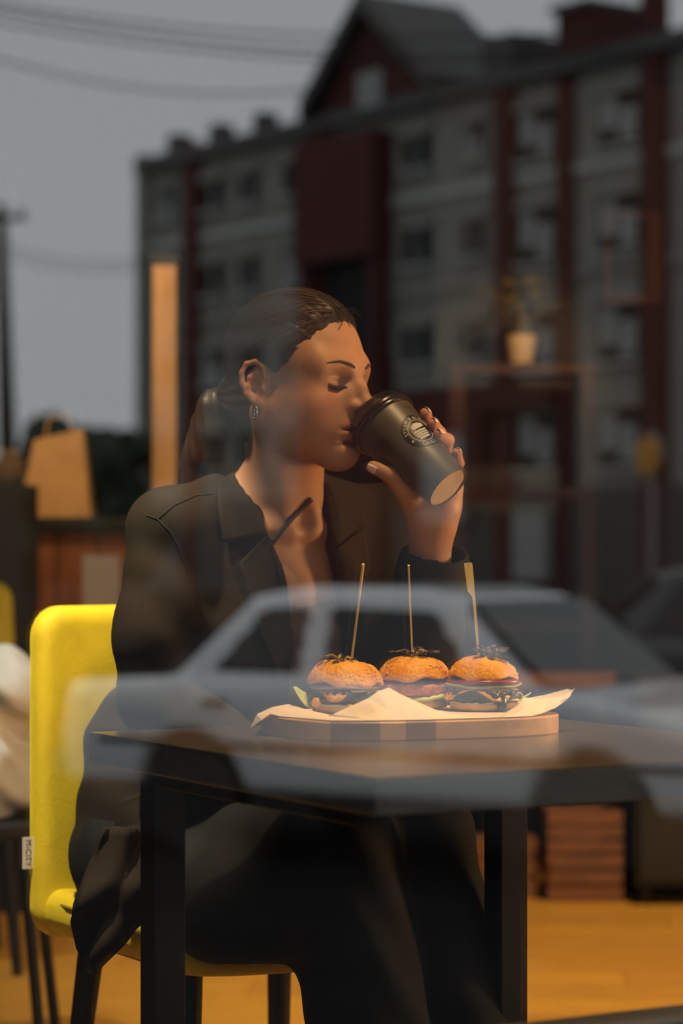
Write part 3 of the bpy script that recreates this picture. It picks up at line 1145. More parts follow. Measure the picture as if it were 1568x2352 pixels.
def cheese(c, s, rot, drop, parent, m='cheese'):
    V, Fc = [], []
    n = 13
    for i in range(n):
        for j in range(n):
            a, b = i / (n - 1) * 2 - 1, j / (n - 1) * 2 - 1
            x, y = a * s, b * s
            r = math.hypot(x, y)
            z = 0 if r < .042 else -min(drop, (r - .042) * 1.6)
            if r > .0485:
                k = (.0485 + (r - .0485) * .06) / r
                x, y = x * k, y * k
            V.append(tuple(np.asarray(c) + np.array([x * math.cos(rot) - y * math.sin(rot), x * math.sin(rot) + y * math.cos(rot), z])))
    for i in range(n - 1):
        for j in range(n - 1):
            Fc.append((i * n + j, (i + 1) * n + j, (i + 1) * n + j + 1, i * n + j + 1))
    o = mesh('cheese_slice', V, Fc, m, parent, smooth=True)
    so = o.modifiers.new('thick', 'SOLIDIFY')
    so.thickness = .002
    return o


def on_board(px, d):
    p = W(px, 1600, d)
    p[2] = BTOP + .002
    return p


# left burger
c = on_board(793, 2.945)
bL = empty('burger', c)
tag(bL, 'slider burger at the board\'s left end with a lettuce leaf poking out', 'burger', 'sliders on the board')
disc(c, .040, .012, 1, .02, .0005, 'bun_crumb', 'bun_bottom', bL)
leaf(lambda v: c + np.array([-.026 - v[0], -.012 + v[1] * .6, .006 + v[2] + v[1] * .7]), 'lettuce_leaf', 'lettuce', bL, .036, .011, .65, 2)
disc(c + ZUP * .009, .044, .004, 3, .05, .002, 'lettuce', 'lettuce', bL, rag=.05)
lump(c + ZUP * .0120, .0445, .015, 4, 'patty', 'patty', bL)
cheese(c + ZUP * .0275, .040, .5, .012, bL)
disc(c + ZUP * .0280, .0435, .005, 6, .03, .001, 'onion', 'onion_slice', bL)
MB().lathe([(0, 0), (.006, .002), (.0075, .007), (.005, .012), (0, .014)], lambda v: c + np.array([-.033, -.026, .006]) + v, 16).build('sauce_drop', 'cheese', bL, smooth=True, sharp=None)
T = bun_top(c + ZUP * .0315, .0455, .030, 21, bL, (-.04, 0))
greens(c + np.array([-.004, -.002, .0615]), bL, 31, 10, .020, .008, .006)

# middle burger
c = on_board(951, 3.02)
bM = empty('burger', c)
tag(bM, 'slider burger with orange breaded patty in the middle of the board', 'burger', 'sliders on the board')
disc(c, .041, .011, 11, .02, .0005, 'bun_crumb', 'bun_bottom', bM)
disc(c + ZUP * .009, .046, .006, 12, .06, .0025, 'lettuce', 'lettuce', bM, rag=.05)
disc(c + ZUP * .0135, .043, .004, 13, .03, .001, 'onion', 'onion_slice', bM)
lump(c + ZUP * .0165, .0445, .0145, 14, 'crisp_patty', 'breaded_patty', bM, .0009, 320)
disc(c + ZUP * .0300, .040, .006, 15, .03, .001, 'sauce_and_gap', 'dark_gap', bM)  # near-black disc fills the dark gap between patty and top bun
T = bun_top(c + ZUP * .034, .0460, .029, 22, bM, (.0, 0))
greens(c + np.array([.0, .0, .0635]), bM, 32, 15, .021, .010, .006)

# right burger
c = on_board(1110, 2.985)
bR = empty('burger', c)
tag(bR, 'slider burger with melting cheese and tomato at the board\'s right end', 'burger', 'sliders on the board')
disc(c, .041, .012, 16, .02, .0005, 'bun_crumb', 'bun_bottom', bR)
leaf(lambda v: c + np.array([.032 + v[0], -.012 + v[1], .010 + v[2]]), 'lettuce_leaf', 'lettuce', bR, .024, .006, .5, 5)
disc(c + ZUP * .0095, .044, .003, 12, .05, .002, 'lettuce', 'lettuce', bR, rag=.05)
lump(c + ZUP * .0110, .0455, .015, 17, 'patty', 'patty', bR)
cheese(c + ZUP * .0272, .0425, -.42, .013, bR)
disc(c + ZUP * .0275, .0450, .0050, 18, .02, .0015, 'pickle', 'pickle_slice', bR, rag=.02)
disc(c + ZUP * .0315, .0445, .0065, 19, .015, .0005, 'tomato', 'tomato_slice', bR)
MB().lathe([(0, 0), (.005, .002), (.006, .008), (.004, .018), (0, .024)], lambda v: c + np.array([.020, -.0405, -.0005]) + v, 16).build('sauce_drip', 'sauce_and_gap', bR, smooth=True, sharp=None)
T = bun_top(c + ZUP * .0365, .0435, .0275, 23, bR, (-.03, 0))
greens(c + np.array([.004, -.008, .0630]), bR, 33, 9, .016, .007, .010)
greens(c + np.array([.012, -.010, .0625]), bR, 35, 9, .008, .012, .016)


# ------------------------------------------------------------------ bamboo paddle skewers
def skewer(p0, p1, width_dir, label):
    p0, p1 = np.asarray(p0), np.asarray(p1)
    ax = p1 - p0
    L = np.linalg.norm(ax)
    ax /= L
    wd = np.asarray(width_dir, float)
    wd -= ax * (wd @ ax)
    wd /= np.linalg.norm(wd)
    th = np.cross(ax, wd)
    out = [(-.0016, 0), (.0016, 0), (.0017, L - .006), (.0017, L - .003), (.0005, L), (-.0075, L), (-.0085, L - .001), (-.0070, L - .034), (-.0050, L - .037), (-.0024, L - .040), (-.0016, L - .046)]
    M = lambda q: (lambda p: p0 + wd * p[0] + ax * p[1] + th * q)
    o = MB().prism(out, M(.0011), M(-.0011)).build('bamboo_skewer', 'bamboo')
    return tag(o, label, 'skewer', 'paddle skewers')


skewer(W(800, 1572, 2.945), W(835, 1294, 2.93), (.12, 1, 0), 'bamboo paddle skewer leaning right out of the burger with the lettuce leaf')
skewer(W(949, 1556, 3.01), W(937.5, 1297, 3.0), (-.02, 1, 0), 'bamboo paddle skewer seen edge-on, upright in the middle burger')
skewer(W(1103, 1556, 2.985), W(1081, 1292, 2.985), (1, .12, 0), 'bamboo paddle skewer showing its broad handle, in the cheese burger')

# ------------------------------------------------------------------ paper cup
CB = np.array([.634, -.42, -.652])
CB /= np.linalg.norm(CB)
CBOT = W(1030, 1121, 3.193)
CAX = -CB                                          # towards the lid
E1 = np.cross(CAX, np.array([0, 1.0, 0]))
E1 = np.array([.717, 0, .697])
E1 -= CAX * (E1 @ CAX)
E1 /= np.linalg.norm(E1)
E2 = np.cross(CAX, E1)
if E2[1] > 0:
    E2 = -E2
CH, CR0, CR1 = .132, .0308, .0445


def cr_(t):
    return CR0 + (CR1 - CR0) * t / CH


def cup_pt(t, deg, off=0.0):
    a = math.radians(deg)
    r = cr_(t) + off
    return CBOT + CAX * t + (E1 * math.cos(a) + E2 * math.sin(a)) * r


cupM = lambda v: CBOT + E1 * v[0] + E2 * v[1] + CAX * v[2]
cup = empty('coffee_cup', CBOT)
tag(cup, 'black paper coffee cup with round burger logo, tilted to the woman\'s lips', 'cup')
MB().lathe([(CR0 - .0012, .003), (CR0 - .0006, 0), (CR0, 0), (CR0 + .0004, .001), (cr_(.05), .05), (CR1, CH), (CR1 - .001, CH), (CR0 - .001, .006)], cupM, 64).build('cup_body', 'cup_black', cup, smooth=True)
MB().lathe([(0, .0022), (CR0 - .0012, .0022)], cupM, 48).build('cup_base', 'cup_base', cup, fix=False)
MB().lathe([(0, CH + .013), (CR1 - .010, CH + .013), (CR1 - .0075, CH + .0185), (CR1 - .0045, CH + .0195), (CR1 - .002, CH + .016), (CR1 - .0005, CH + .008), (CR1 + .001, CH + .0068), (CR1 + .0022, CH + .0045),
            (CR1 + .0012, CH + .0025), (CR1 + .0022, CH + .0005), (CR1 + .0038, CH - .0025), (CR1 + .003, CH - .005), (CR1 + .0006, CH - .0055), (CR1 - .0004, CH - .003)], cupM, 64).build('lid', 'cup_lid', cup, smooth=True, sharp=60)


# round sticker, laid on the cone: x along the axis to the lid's left, y around
def lay(x, y, off):
    """flat sticker coordinates (right, up as read) onto the cup wall"""
    t = ST[0] + (SUP[0] * y + SRT[0] * x)
    arc = SUP[1] * y + SRT[1] * x
    r = cr_(max(0, t))
    return cup_pt(t, ST[1] + math.degrees(arc / r), off)


ST = (.0735, 47.0)
# reading direction on the cup: "up" and "right" as (axis, around) components
SUPa = math.radians(2)
SUP = (math.cos(SUPa), -math.sin(SUPa))
SRT = (-math.sin(SUPa), -math.cos(SUPa))


def decal(name, V, Fc, off, m, parent):
    return mesh(name, [lay(v[0] * 1.42, v[1] * 1.42, off) for v in V], Fc, m, parent)


RS = .0185
V = [(0, 0)]
Fc = []
for ri in range(1, 5):
    for k in range(48):
        q = 2 * math.pi * k / 48
        V.append((RS * ri / 4 * math.cos(q), RS * ri / 4 * math.sin(q)))
for k in range(48):
    Fc.append((0, 1 + k, 1 + (k + 1) % 48))
    for ri in range(3):
        a, b = 1 + ri * 48 + k, 1 + ri * 48 + (k + 1) % 48
        Fc.append((a, a + 48, b + 48, b))
stk = decal('sticker', V, Fc, .0003, 'sticker_black', cup)
# ring
V, Fc = [], []
for k in range(96):
    q = math.radians(-62 + 304 * k / 95 + 90 - 152 + 62 + 0)
    q = 2 * math.pi * k / 95
    for r in (.0118, .0124):
        V.append((r * math.cos(q), r * math.sin(q)))
for k in range(95):
    Fc.append((2 * k, 2 * k + 1, 2 * k + 3, 2 * k + 2))
decal('ring_mark', V, Fc, .00065, 'sticker_white', stk)


def arc_text(txt, r, mid, size, flip, name):
    """letters round the ring; mid = angle of the word's middle (deg, ccw from reading right)"""
    glyphs = []
    for ch in txt:
        if ch == ' ':
            glyphs.append(([], [], size * .33))
        else:
            V, Fc, w = text_polys(ch, size)
            glyphs.append((V, Fc, w + size * .10))
    tot = sum(g[2] for g in glyphs)
    pos = -tot / 2
    V2, F2 = [], []
    for V, Fc, w in glyphs:
        k = len(V2)
        for v in V:
            x = pos + v[0]
            if not flip:
                a = math.radians(mid) - x / r
                rr = r + v[1]
            else:
                a = math.radians(mid) + x / r
                rr = r + size * .70 - v[1]
            V2.append((rr * math.cos(a), rr * math.sin(a)))
        F2 += [tuple(i + k for i in f) for f in Fc]
        pos += w
    decal(name, V2, F2, .00065, 'sticker_white', stk)


arc_text('STEAK & BURGER', .0134, 90, .0046, False, 'lettering')
arc_text('GRILL', .0134, 270, .0050, True, 'lettering')
for a0 in (205, 335):
    V, cx, cy = [(0, 0)], .0150 * math.cos(math.radians(a0)), .0150 * math.sin(math.radians(a0))
    V = [(cx, cy)]
    for k in range(10):
        q = math.radians(90 + 36 * k)
        r = .0016 if k % 2 == 0 else .0007
        V.append((cx + r * math.cos(q), cy + r * math.sin(q)))
    decal('star_mark', V, [(0, 1 + k, 1 + (k + 1) % 10) for k in range(10)], .0005, 'sticker_white', stk)
# burger emblem: a dome and slanting layers
def blob(x0, x1, y0, y1, pw=2.0, half=None):
    V, Fc = [], []
    n, rows = 19, 4
    for i in range(n):
        q = -math.cos(math.pi * i / (n - 1))
        hgt = max(0.0, 1 - abs(q) ** pw) ** (1 / pw)
        x = (x0 + x1) / 2 + (x1 - x0) / 2 * q
        up = (y0 + y1) / 2 + (y1 - y0) / 2 * hgt
        dn = (y0 + y1) / 2 - (y1 - y0) / 2 * hgt * (half or 1)
        for j in range(rows):
            V.append((x, dn + (up - dn) * j / (rows - 1)))
    for i in range(n - 1):
        for j in range(rows - 1):
            Fc.append((i * rows + j, (i + 1) * rows + j, (i + 1) * rows + j + 1, i * rows + j + 1))
    return V, Fc


for x0, x1, y0, y1, pw, hf in ((-.0075, .0070, .0000, .0090, 2.0, .35), (-.0080, .0072, -.0008, .0012, 4, None), (-.0076, .0074, -.0032, -.0014, 4, None), (-.0076, .0070, -.0055, -.0038, 4, None), (-.0066, .0062, -.0086, -.0061, 3, None)):
    V, Fc = blob(x0, x1, y0, y1, pw=pw, half=hf)
    V = [(x, y + .10 * x) for x, y in V]
    decal('emblem', V, Fc, .00065, 'sticker_white', stk)


# ------------------------------------------------------------------ chairs
def rrect(c, hx, hy, hz, rc, re, bend=None):
    """rounded plate: corner radius rc in its y-z outline, edge radius re"""
    c = np.asarray(c, np.float32)

    def f(P):
        q = P - c
        if bend is not None:
            q = bend(q)
        y = np.abs(q[:, 1]) - (hy - rc)
        z = np.abs(q[:, 2]) - (hz - rc)
        a = np.sqrt(np.maximum(y, 0) ** 2 + np.maximum(z, 0) ** 2) + np.minimum(np.maximum(y, z), 0) - rc + re
        b = np.abs(q[:, 0]) - hx + re
        return np.minimum(np.maximum(a, b), 0) + np.sqrt(np.maximum(a, 0) ** 2 + np.maximum(b, 0) ** 2) - re
    return f, c, math.sqrt(hx * hx + hy * hy + hz * hz) + .05


def make_chair():
    root = empty('dining_chair')
    lean = math.tan(math.radians(4))
    bz = .655

    def bend(q):
        o = q.copy()
        o[:, 0] = q[:, 0] + q[:, 2] * lean - .55 * q[:, 1] ** 2
        o[:, 1] = q[:, 1] * (1 + .16 * q[:, 2])
        return o
    b = SDF().u(rrect((-.215, 0, bz), .027, .226, .232, .045, .024, bend))
    back = sdf_mesh('backrest', b, (-.34, -.27, .38), (-.1, .27, .93), .007, 'velvet', root)

    def bend2(q):
        o = np.stack([q[:, 2], q[:, 1], q[:, 0]], 1)
        o[:, 0] = o[:, 0] + .06 * np.clip(q[:, 0] - .10, 0, 1) ** 1.0 - .25 * q[:, 1] ** 2
        return o
    s = SDF().u(rrect((.005, 0, .452), .032, .222, .222, .07, .028, bend2))
    seat = sdf_mesh('seat', s, (-.27, -.27, .37), (.27, .27, .53), .007, 'velvet', root)
    xs = lambda y, z: -.215 - (z - bz) * lean + .55 * y * y + .0275
    MB().tube([(xs(-.075, z), -.075, z) for z in np.linspace(.50, .86, 14)], .0018, 6).build('seam', 'seam', back, smooth=True, keep=False)
    MB().tube([(xs(.075, z), .075, z) for z in np.linspace(.50, .86, 14)], .0018, 6).build('seam', 'seam', back, smooth=True, keep=False)
    pts = []
    for k in range(40):
        q = 2 * math.pi * k / 40
        cx = math.copysign(abs(math.cos(q)) ** .5, math.cos(q)) * .218
        cy = math.copysign(abs(math.sin(q)) ** .5, math.sin(q)) * .222
        pts.append((.005 + cx, cy, .466 - .06 * max(0, cx - .10) + .25 * cy * cy))
    MB().tube(pts, .0026, 6, close=True).build('piping', 'seam', seat, smooth=True, keep=False)
    for x, y, dx, dy in ((.14, .15, .05, .03), (.14, -.15, .05, -.03), (-.15, .15, -.06, .03), (-.15, -.15, -.06, -.03)):
        MB().tube([(x, y, .425), (x + dx, y + dy, 0)], [.019, .012], 12).build('leg', 'black_steel', root, smooth=True, keep=False)
    MB().box((-.17, -.17, .418), (.17, .17, .424)).build('seat_plate', 'black_steel', root, keep=False)
    return root, back


CH_RZ = math.atan2(-.858, .513)
chair, chback = make_chair()
chair.location = (-.142, 3.425, 0)
chair.rotation_euler = (0, 0, CH_RZ)
tag(chair, 'yellow velvet dining chair the woman sits on', 'chair', 'yellow cafe chairs')
# cloth maker's tag sewn into the backrest edge (local axes of the chair)
ty = -.2185
tg = MB().box((-.176, -.246, .522), (-.175, -.210, .566)).build('tag', 'tag_white', chback, keep=False)
tg.location = (0, 0, 0)
V, Fc, w_ = text_polys('M-CITY', .0125)
V = [(-.1744, -.2415 + v[1], .563 - v[0] * (.038 / w_)) for v in V]
mesh('lettering', V, Fc, 'print_black', tg, keep=False)


def copy_tree(o, parent=None):
    c = o.copy()
    C.objects.link(c)
    c.parent = parent
    if parent is not None:
        c.matrix_parent_inverse = o.matrix_parent_inverse.copy()
    for ch in [x for x in bpy.data.objects if x.parent == o]:
        copy_tree(ch, c)
    return c


ch2 = copy_tree(chair)
ch2.location = (-.955, 5.75, 0)
ch2.rotation_euler = (0, 0, math.radians(-75))
tag(ch2, 'second yellow velvet chair, cut by the picture\'s left edge in the back of the cafe', 'chair', 'yellow cafe chairs')

# ------------------------------------------------------------------ the woman
mat('skin', (0.60, 0.36, 0.24), 0.54, attr='tint', var=0.06, scale=90, spec=0.36, sss=0.12)
mat('hair', (0.030, 0.014, 0.008), 0.5, col2=(0.018, 0.009, 0.006), scale=40, spec=0.35)
mat('hair_shine', (0.050, 0.024, 0.014), 0.6, spec=0.25)
mat('lash', (0.008, 0.006, 0.005), 0.7)
mat('brow', (0.045, 0.026, 0.018), 0.8)
mat('nail', (0.80, 0.58, 0.44), 0.2, spec=0.6)
mat('blazer', (0.021, 0.0148, 0.0105), 0.85, var=0.15, scale=400, spec=0.12)
mat('blazer_seam', (0.008, 0.006, 0.005), 0.9)
mat('crop_top', (0.15, 0.075, 0.045), 0.7, var=0.25, scale=30)
mat('strap', (0.022, 0.014, 0.012), 0.7)
mat('trousers', (0.012, 0.012, 0.013), 0.85, var=0.3, scale=500, bump=0.1, bscale=900, spec=0.15)
mat('silver', (0.8, 0.8, 0.78), 0.2, metal=1.0)
mat('scrunchie', (0.010, 0.009, 0.009), 0.6)
mat('ring_gold', (0.7, 0.6, 0.45), 0.25, metal=1.0)

SKIN = np.array([0.46, 0.225, 0.122])

# head axes: x forward, y left, z up
YAW, PITCH, ROLL = math.radians(-34), math.radians(0.5), math.radians(0)
HS = 0.99
RH = (Matrix.Rotation(YAW, 3, 'Z') @ Matrix.Rotation(PITCH, 3, 'Y') @ Matrix.Rotation(ROLL, 3, 'X'))
RH = np.array(RH).T            # rows are the head's axes
HO = np.array([(684 - 784) / F * 3.30, 3.30, EYE + (1256 - 898) / F * 3.30])
hw_ = lambda p: HO + (np.asarray(p, float) * HS) @ RH


def hp(prim):
    f, c, r = prim
    g = (lambda P: f(P / HS) * HS, c * HS, r * HS)
    return xf(g, HO, RH)


def add_head(S):
    E, Cp = _ell, _cap
    S.u(hp(E((-.008, 0, .052), (.092, .0745, .080))), .0)
    S.u(hp(E((.034, 0, .005), (.060, .060, .085))), .03)
    for y in (-1, 1):
        S.u(hp(Cp((.004, y * .050, -.030), (.028, y * .046, -.062), .016, .013)), .03)
        S.u(hp(Cp((.026, y * .046, -.060), (.064, y * .014, -.088), .014, .013)), .03)
        S.u(hp(E((.056, y * .043, -.020), (.027, .021, .020))), .025)
        S.u(hp(E((.018, y * .046, -.034), (.040, .020, .036))), .03)
        S.u(hp(E((.050, y * .040, -.045), (.032, .020, .032))), .02)
        S.u(hp(Cp((.0845, y * .014, .030), (.070, y * .046, .032), .011, .009)), .02)
    S.u(hp(E((.064, 0, -.053), (.030, .034, .034))), .025)
    S.u(hp(E((.068, 0, -.086), (.0165, .021, .0160))), .02)
    S.u(hp(E((.045, 0, -.076), (.036, .032, .018))), .02)
    for y in (-1, 1):
        S.s(hp(E((.099, y * .031, .007), (.022, .019, .0135))), .010)
        S.u(hp(E((.0690, y * .032, .0070), (.0150, .0170, .0125))), .004)
    for y in (-1, 1):
        S.u(hp(E((.084, y * .012, -.010), (.016, .010, .018))), .012)
        S.u(hp(E((.044, y * .048, .028), (.028, .014, .028))), .02)
    S.u(hp(Cp((.087, 0, .022), (.100, 0, .002), .0075, .0075)), .010)
    S.u(hp(Cp((.100, 0, .002), (.1115, 0, -.0185), .0075, .0088)), .008)
    S.u(hp(E((.1120, 0, -.0200), (.0095, .0095, .0085))), .006)
    for y in (-1, 1):
        S.u(hp(E((.0985, y * .0125, -.0235), (.0110, .0068, .0075))), .006)
        S.s(hp(E((.1045, y * .0068, -.0305), (.0062, .0034, .0040))), .002)
    S.u(hp(E((.0885, 0, -.038), (.012, .012, .012))), .012)
    S.u(hp(E((.0855, 0, -.0475), (.0125, .0235, .0058))), .004)
    S.u(hp(E((.0835, 0, -.0605), (.0125, .0200, .0072))), .004)
    S.s(hp(E((.0945, 0, -.0540), (.0200, .0270, .0013))), .003)
    S.s(hp(E((.0890, 0, -.0715), (.010, .018, .0035))), .010)
    # ears
    for y in (-1, 1):
        tilt = np.array([[.93, y * -.30 * -1 * 0, -.12], [0, 1, 0], [.12, 0, .99]])
        ec = np.array([-.012, y * .0735, .004])
        fl = lambda x, z, o=0: ec + np.array([x, y * (o + max(0, -x) * .55), z])
        S.u(hp(E(fl(-.002, .002, -.001), (.0150, .0055, .0285))), .006)
        path = [(.012, .010, .002), (.010, .024, .004), (.000, .0315, .006), (-.011, .028, .0065), (-.0165, .016, .0065), (-.0165, .002, .0055), (-.012, -.012, .004), (-.006, -.021, .002)]
        for i in range(len(path) - 1):
            a, b = path[i], path[i + 1]
            S.u(hp(Cp(fl(a[0], a[1], a[2]), fl(b[0], b[1], b[2]), .0036, .0036)), .0025)
        S.u(hp(E(fl(-.001, -.0225, .002), (.0080, .0040, .0085))), .004)
        an = [(-.001, .020, .003), (-.009, .010, .004), (-.010, -.002, .004), (-.005, -.012, .003)]
        for i in range(len(an) - 1):
            a, b = an[i], an[i + 1]
            S.u(hp(Cp(fl(a[0], a[1], a[2]), fl(b[0], b[1], b[2]), .0032, .0030)), .003)
        S.s(hp(E(fl(-.0005, -.003, .0065), (.0072, .0060, .0095))), .003)
        S.u(hp(E(fl(.0095, -.004, .002), (.0035, .0035, .0055))), .003)


HEAD = SDF()
add_head(HEAD)


def face_pt(y, z, off=0.0):
    """surface point on the front of the face, head axes"""
    x = np.linspace(.15, .0, 300)
    P = np.stack([x, np.full_like(x, y), np.full_like(x, z)], 1)
    d = HEAD.eval(np.array([hw_(p) for p in P]))
    i = int(np.argmax(d < 0))
    return np.array([x[i] + off, y, z])


# torso axes
TF = np.array([.55, -.835, 0])
TF /= np.linalg.norm(TF)
TL = np.array([-TF[1], TF[0], 0])                  # her left
NB = np.array([-.088, 3.385, 1.035])               # base of the neck
HIP = np.array([-.185, 3.475, .55])
SR = np.array([-.222, 3.300, .992])                # right shoulder joint (towards the camera)
SL = np.array([.064, 3.50, .995])
ELR = np.array([-.240, 3.262, .765])
WRR = np.array([-.095, 3.225, .672])
ELL = np.array([.100, 3.335, .772])
WRL = W(992, 1222, 3.262)
RT = np.stack([TF, TL, ZUP])
ax_sp = lambda f: HIP + (NB - HIP) * f


def tell(f, r, off=(0, 0)):
    c = ax_sp(f) + TF * off[0] + TL * off[1]
    return xf(_ell((0, 0, 0), r), c, RT)


BODY = SDF()
BODY.u(tell(.72, (.092, .150, .160), (.012, 0)))
BODY.u(tell(.40, (.085, .125, .15)), .06)
BODY.u(tell(.02, (.115, .165, .11)), .06)
for sgn in (-1, 1):
    BODY.u(_ell(ax_sp(.60) + TF * .055 + TL * sgn * .068, (.055, .055, .055)), .035)
NT = hw_((-.012, 0, -.030))
BODY.u(_cap(NT, NB + ZUP * -.03, .050, .056), .02)
for sh in (SR, SL):
    m1 = NB + (sh - NB) * .35 + ZUP * .012
    BODY.u(_cap(NB - ZUP * .004 - TF * .012, sh - ZUP * .006, .034, .040), .05)
    cl0 = NB + TF * .060 - ZUP * .040 + (sh - NB) * .10
    BODY.u(_cap(cl0, sh + TF * .025 + ZUP * .012, .009, .011), .022)
# tendons of the throat
for y in (-1, 1):
    BODY.u(_cap(hw_((-.022, y * .052, -.030)), NB + TF * .052 - ZUP * .034 + TL * y * .016, .012, .009), .025)
BODY.s(_ell(NB + TF * .072 - ZUP * .026, (.014, .014, .013)), .015)
BODY.u(_cap(SR, ELR, .046, .038), .03)
BODY.u(_cap(ELR, WRR, .038, .026), .01)
BODY.u(_cap(SL, ELL, .046, .038), .03)
BODY.u(_cap(ELL, WRL, .040, .0265), .01)
# right hand resting in the lap
RHd = np.array([.70, -.6, -.05])
RHd /= np.linalg.norm(RHd)
RHs = np.cross(RHd, ZUP)
RHs /= np.linalg.norm(RHs)
for k in range(4):
    a = WRR + RHs * (.012 - .008 * k)
    b = WRR + RHd * .085 + RHs * (.030 - .020 * k)
    BODY.u(_cap(a, b, .013, .011), .012)
    e = b + RHd * (.040 - .004 * abs(k - 1)) - ZUP * .012
    BODY.u(_cap(b, e, .0088, .008), .003)
    BODY.u(_cap(e, e + RHd * .022 - ZUP * .020, .008, .007), .002)
th0 = WRR + RHd * .03 + RHs * .025
th1 = th0 + RHd * .035 + RHs * .022
BODY.u(_cap(th0, th1, .013, .010), .01)
BODY.u(_cap(th1, th1 + RHd * .028 - ZUP * .004, .010, .008), .003)

# legs (under the trousers)
KR, KL = np.array([-.005, 3.105, .590]), np.array([.098, 3.205, .590])
AR, AL = np.array([.090, 3.02, .06]), np.array([.210, 3.08, .06])
HR, HL = HIP - TL * .085 - ZUP * .005, HIP + TL * .085 - ZUP * .005

# left hand on the cup
FIN = {'index': (.0965, .0086, .083, 8), 'middle': (.0755, .0089, .068, 17), 'ring': (.0560, .0086, .050, 26), 'little': (.0265, .0075, .030, 5)}
NAILS = []
for nm, (t, r, tm, tipdeg) in FIN.items():
    mcp = cup_pt(tm, -112, .016)
    pip = cup_pt(t * .55 + tm * .45, tipdeg * .5 - 76, r + .004)
    dip = cup_pt(t * .9 + tm * .1, tipdeg - 42, r + .001)
    tip = cup_pt(t, tipdeg, r - .0012)
    carp = WRL + (mcp - WRL) * .16
    BODY.u(_cap(carp, mcp, .0150, .0120), .016)
    BODY.u(_cap(mcp, pip, .0108, r + .0006), .004)
    BODY.u(_cap(pip, dip, r + .0005, r), .002)
    BODY.u(_cap(dip, tip, r, r * .86), .002)
    NAILS.append((dip, tip, r))
# palm between the metacarpals and the heel of the hand
BODY.u(_cap(WRL, W(1012, 1165, 3.250), .0265, .026), .012)
BODY.u(_cap(W(1000, 1195, 3.255), W(1030, 1120, 3.262), .024, .020), .015)
tb0 = WRL + ZUP * .012 - np.array([.008, .006, 0])
tb1 = W(930, 1128, 3.222)
tb2 = W(893, 1090, 3.208)
tb3 = W(856, 1072, 3.205)
BODY.u(_cap(tb0, tb1, .0225, .0145), .018)
BODY.u(_cap(tb1, tb2, .0140, .0105), .006)
BODY.u(_cap(tb2, tb3, .0105, .0080), .003)
add_head(BODY)


def skin_colour(P):
    L = ((P - HO) @ RH.T) / HS
    col = np.tile(SKIN, (len(P), 1))

    def mix(w, c):
        nonlocal col
        w = np.clip(w, 0, 1)[:, None]
        col = col * (1 - w) + np.asarray(c) * w
    ay = np.abs(L[:, 1])
    front = (L[:, 0] > .03) & (np.abs(L[:, 2]) < .14) & (ay < .09)
    g = lambda y0, z0, sy, sz: np.exp(-((ay - y0) / sy) ** 2 - ((L[:, 2] - z0) / sz) ** 2) * front
    mix(.55 * g(.052, -.020, .022, .022), (.50, .19, .12))           # blush
    mix(.75 * g(.031, .014, .017, .010) * (L[:, 0] > .055), (.28, .15, .095))   # eye shadow
    lip = np.exp(-(((ay) / .0215) ** 6)) * np.exp(-(((L[:, 2] + .0545) / .0105) ** 6)) * (L[:, 0] > .076)
    mix(.70 * lip, (.36, .135, .09))
    ear = (ay > .066) & (L[:, 0] < .02) & (L[:, 0] > -.045) & (np.abs(L[:, 2]) < .045)
    mix(.3 * ear, (.60, .25, .16))
    # finger tips and knuckles a little redder
    dcup = np.sqrt(((P - (CBOT + CAX * .06)) ** 2).sum(1))
    mix(.30 * (dcup < .075) * (P[:, 0] > .10), (.62, .27, .18))
    return col


per = empty('person', (HIP[0], HIP[1], 0))
tag(per, 'woman in a dark blazer with a low ponytail drinking from a black cup', 'person')
sdf_mesh('body', BODY, (-.42, 2.95, .40), (.32, 3.68, 1.34), .0024, 'skin', per, colour=skin_colour)

# ---- nails
for i, (a, b, r) in enumerate(NAILS + [(tb2, tb3, .0092)]):
    ax = (b - a) / np.linalg.norm(b - a)
    if i < 4:
        rad = (b - CBOT) - CAX * ((b - CBOT) @ CAX)
        nrm = rad / np.linalg.norm(rad)
    else:
        nrm = np.array([-.25, -.80, -.5])
    nrm = nrm - ax * (nrm @ ax)
    nrm /= np.linalg.norm(nrm)
    sd_ = np.cross(ax, nrm)
    V, Fc = [], []
    nu, nv = 8, 7
    for u in range(nu):
        t = u / (nu - 1)
        for v in range(nv):
            q = (v / (nv - 1) - .5) * 2
            wd = .62 * r * (1 - .35 * max(0, t - .55) / .45)
            ang = q * .95
            V.append(b + ax * (-.0045 + t * .0118) * (r / .0086) + sd_ * wd * math.sin(ang) * 1.25 + nrm * (r * .86 * math.cos(ang * .85) + .0004 - .0022 * t * t))
    for u in range(nu - 1):
        for v in range(nv - 1):
            Fc.append((u * nv + v, (u + 1) * nv + v, (u + 1) * nv + v + 1, u * nv + v + 1))
    o = mesh('fingernail', V, Fc, 'nail', per, smooth=True)
    so = o.modifiers.new('thick', 'SOLIDIFY')
    so.thickness = .0005

